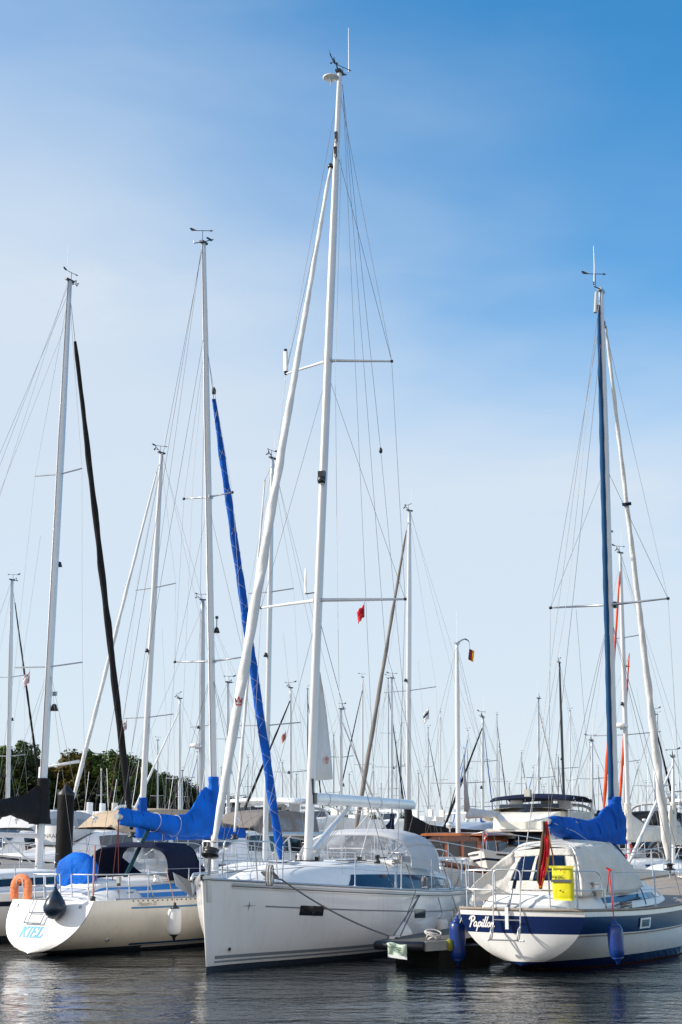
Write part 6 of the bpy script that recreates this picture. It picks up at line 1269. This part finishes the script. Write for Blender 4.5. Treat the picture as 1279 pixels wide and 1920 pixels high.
gen_motor('grey hulled cruiser with a dark sprayhood behind the navy banded yacht', 1195, 54, R(240), L=8.5, W_=1.5, style='open', canvas=cgrey, hullm=mat('grey gelcoat', (.30, .32, .35), .3, coat=.3), fcol=mat('pale grey paint', (.5, .51, .53), .3))
gen_motor('white open cruiser at the far left edge under the charcoal cover', 25, 52, R(240), L=8.5, W_=1.5, style='open', arch=False, canvas=cgreyl)
gen_motor('small white cruiser with an angled arch left of the black pile', 88, 62, R(170), L=9, W_=1.6, style='fly', radar=False)
gen_motor('white flybridge yacht far behind the sprayhood of the middle sloop', 700, 74, R(200), L=12, W_=2.0, style='fly')
gen_motor('small white motor boat behind the navy sprayhood', 322, 54, R(62), L=8.5, W_=1.5, style='open', arch=False, canvas=cnavy)
gen_motor('white motor yacht right of the cream flybridge one', 1100, 66, R(160), L=11, W_=1.9, style='fly', canvas=cnavy)
gen_motor('white motor yacht in the distance at the right edge', 1268, 74, R(200), L=11, W_=1.9, style='fly')
K.script('NRAD', lambda u, v: at(83, 1571, 43.2) + V((u * .95, 0, v)), .165, mat('dark lettering', (.02, .03, .04), .5), 'lettering', 0, None); 
for o in bpy.data.objects:
    if o.name.startswith('lettering') and o.parent is None: lw = o
mbn = MB(); c0 = at(93, 1564, 44); hn, _ = house([(0, .9, 1.0, 0, .75)], gel, n=1) if False else (None, None)
rows = [[V((w * math.cos(a), .45 * math.sin(a) * (1 if math.sin(a) < 0 else 3), z)) for a in [2*math.pi*j/20 for j in range(20)]] for w, z in ((.12, -.28), (.36, -.2), (.48, 0), (.52, .2))]
mbn.grid([[c0 + V((.1, .5, .05)) + p for p in r_] for r_ in rows], gel, close=True); mbn.poly([c0 + V((.1, .5, .05)) + p for p in rows[-1]], greyst); e_ = empty('dinghy', (0, 0, 0)); mbn.build('hull', e_); tag(e_, 'small white tender lettered RAD slung left of the black pile', 'dinghy'); lw.parent = e_
mb = MB(); mb.tube([c0 + V((-.5, .6, -.3)), c0 + V((-.5, .6, 2.0)), c0 + V((.7, .6, 2.2))], .05, gel, 6); mb.build('davit', e_)

# mid rows that close the gaps between the named boats
mids = [(337, 64, 235, 1310, cbeige, 0), (428, 54, 60, 1280, csail, 0), (545, 62, 238, 1290, None, 0), (640, 60, 55, 1330, cbeige, 0), (735, 66, 60, 1272, cnavy, 0), (905, 62, 240, 1345, cblue, 0), (1010, 66, 60, 1310, None, 0), (1110, 58, 238, 1390, cbeige, 0), (1228, 56, 62, 1340, cgreyl, 0), (1262, 46, 240, 1420, cbeige, 0)]
gname = {id(csail): 'white', id(cgrey): 'charcoal', id(cbeige): 'beige', id(cnavy): 'navy', id(cblue): 'royal blue', id(cgreyl): 'light grey', id(cred): 'orange'}
far = []
for px, tp_ in [(577, 1292), (626, 1378), (680, 1270), (728, 1272), (752, 1360), (743, 1392), (803, 1365), (826, 1335), (870, 1403), (877, 1370), (907, 1347), (932, 1340), (936, 1400), (978, 1412), (1020, 1475), (1047, 1420), (1069, 1333), (1106, 1392), (1140, 1450), (1196, 1430), (1233, 1340), (1250, 1440), (1258, 1520), (1275, 1470), (296, 1388), (370, 1410), (342, 1445), (430, 1385), (415, 1440), (465, 1420), (530, 1430), (556, 1452), (600, 1440), (655, 1452), (700, 1440), (715, 1470), (785, 1450), (845, 1478), (892, 1468), (955, 1470), (1000, 1440), (1035, 1462), (1085, 1475), (1122, 1440), (1160, 1470), (1212, 1468), (190, 1440)]:
    far.append((px, tp_))
covs = [cblue, cgrey, cbeige, None, cnavy, csail]; gens = [csail, cgrey, None, csail, cblue, None, cnavy]
def word(m): return gname.get(id(m), 'no')
seen = {}
def far_label(base, px, tp_):
    side = 'left of the tall middle mast' if px < 590 else 'between the middle mast and the wooden wheelhouse' if px < 860 else 'between the wooden wheelhouse and the navy banded mast' if px < 1140 else 'near the right edge'
    return base + ' ' + side
ordn = ['first', 'second', 'third', 'fourth', 'fifth', 'sixth', 'seventh', 'eighth', 'ninth', 'tenth', 'eleventh', 'twelfth', 'thirteenth', 'fourteenth', 'fifteenth', 'sixteenth', 'seventeenth', 'eighteenth']
zones = [(-99, 350, 'left of the KIEL mast'), (350, 590, 'between KIEL mast and middle mast'), (590, 860, 'between middle mast and wooden wheelhouse'), (860, 1140, 'between wooden wheelhouse and navy banded yacht'), (1140, 1400, 'right of the navy banded mast')]
allf = sorted(far)
for i, (px, tp_) in enumerate(allf):
    z = next(z for z in zones if z[0] <= px < z[1]); k = [q for q in allf if z[0] <= q[0] < z[1]].index((px, tp_))
    r_ = (ray(px, tp_).z / ray(px, tp_).y); h = 11.2 + ((i * 37) % 10) * .22; D = min(150, max(74, h / max(r_, .04))); cv_ = covs[(i * 5 + 1) % 6]; gn = gens[(i * 3 + 2) % 7]; dark = px in (577, 626, 752, 1047)
    if px < 360: D = min(D, 112)
    if px == 907: gn = cblue
    phi = R(rnd.choice([52, 60, 66, 232, 238, 246])); Ln = rnd.uniform(8.8, 10.8)
    gen_sail('distant yacht, mast %s of those %s' % (ordn[k], z[2]), px, D, phi, tp_, L=Ln, cov=cv_, gen=gn, grad=.075, sprd=(((.5, .75),) if i % 2 else ((.36, .8), (.68, .6))), a=.07, mm=(mat('black mast') if dark else aluw if i % 3 else alu), group='distant yachts in the far rows', detail=0, seed=i, stripe=(cnavy if i % 3 == 0 else None), hullm=(navy if i % 9 == 4 else gel))
for i, (px, D, ph, tp_, cv_, det) in enumerate(mids):
    gen_sail('middle row yacht, %s sail cover, mast %s' % (word(cv_), ['above the right part of the navy sprayhood', 'right of the blue mast sleeve', 'right of the foot of the blue genoa', 'just right of the middle mast', 'above the outer part of the white boom', 'left of the cream flybridge yacht', 'above the cream flybridge yacht', 'over the blue cover of the navy banded yacht', 'right of the white furled genoa foot', 'at the right edge'][i]), px, D, R(ph), tp_, L=10 + (i % 3) * .5, cov=cv_, gen=[csail, None, cgrey][i % 3], grad=.075, sprd=((.36, .85), (.68, .65)) if i % 2 else ((.5, .85),), a=.078, mm=alu, detail=1, seed=40 + i, stripe=[None, cnavy, blueg][i % 3], hood=[cgrey, None, cnavy, cbeige][i % 4])
# life ring and small clutter on the middle boats
for px, py, D, m_, nm in ((1168, 1592, 50, red, 'red and white life ring on the rail behind the navy banded yacht'),):
    mb = MB(); c = at(px, py, D); mb.tube([c + V((.27*math.cos(a), .0, .27*math.sin(a))) for a in [j*math.pi/12 for j in range(25)]], .07, m_, 8, cap=False)
    tag(mb.build('life_ring'), nm, 'lifebuoy')
# courtesy flags on halyards
def penn(px, py, D, m_, label, s=1.0, m2=None, fl=1):
    a = at(px, py, D); w = .16 * s * D / 30; mb = MB(); rows = [[a + V((-fl * w * 1.0 * j/6 * (1 - .2*k/4) , .03*math.sin(j*1.2), -w * 1.6 * k/4 - w * 1.0 * j/6 + .02*math.sin(j*2 + k))) for j in range(7)] for k in range(5)]
    for k in range(4): mb.grid([rows[k], rows[k+1]], (m2 if m2 and k == 1 else m_))
    mb.tube([a + V((0, 0, .05)), a + V((0, 0, -w*1.7))], .006, wire, 4)
    o = loose(mb, 'pennant', label, 'flag', 'small flags on halyards'); md = o.modifiers.new('t', 'SOLIDIFY'); md.thickness = .006
pk = mat('faded pink cloth', (.55, .40, .44), .8)
penn(683, 1133, 29.5, mat('red cloth', (.62, .04, .05), .8), 'red pennant flying right of the middle mast', 1.0, crimson)
penn(56, 1258, 44, pk, 'faded pink pennant above the charcoal sail cover', .9, white); penn(238, 1350, 44, pk, 'faded pink pennant right of the black furled genoa', .7, white)
penn(536, 1372, 46, mat('brown red cloth', (.42, .16, .13), .8), 'brownish red pennant left of the middle mast', .6); penn(804, 1328, 54, white, 'white and blue pennant right of the taupe genoa mast', .8, cteal)
penn(914, 1561, 48, red, 'small red flag on the dark windowed sport cruiser', .5, white)
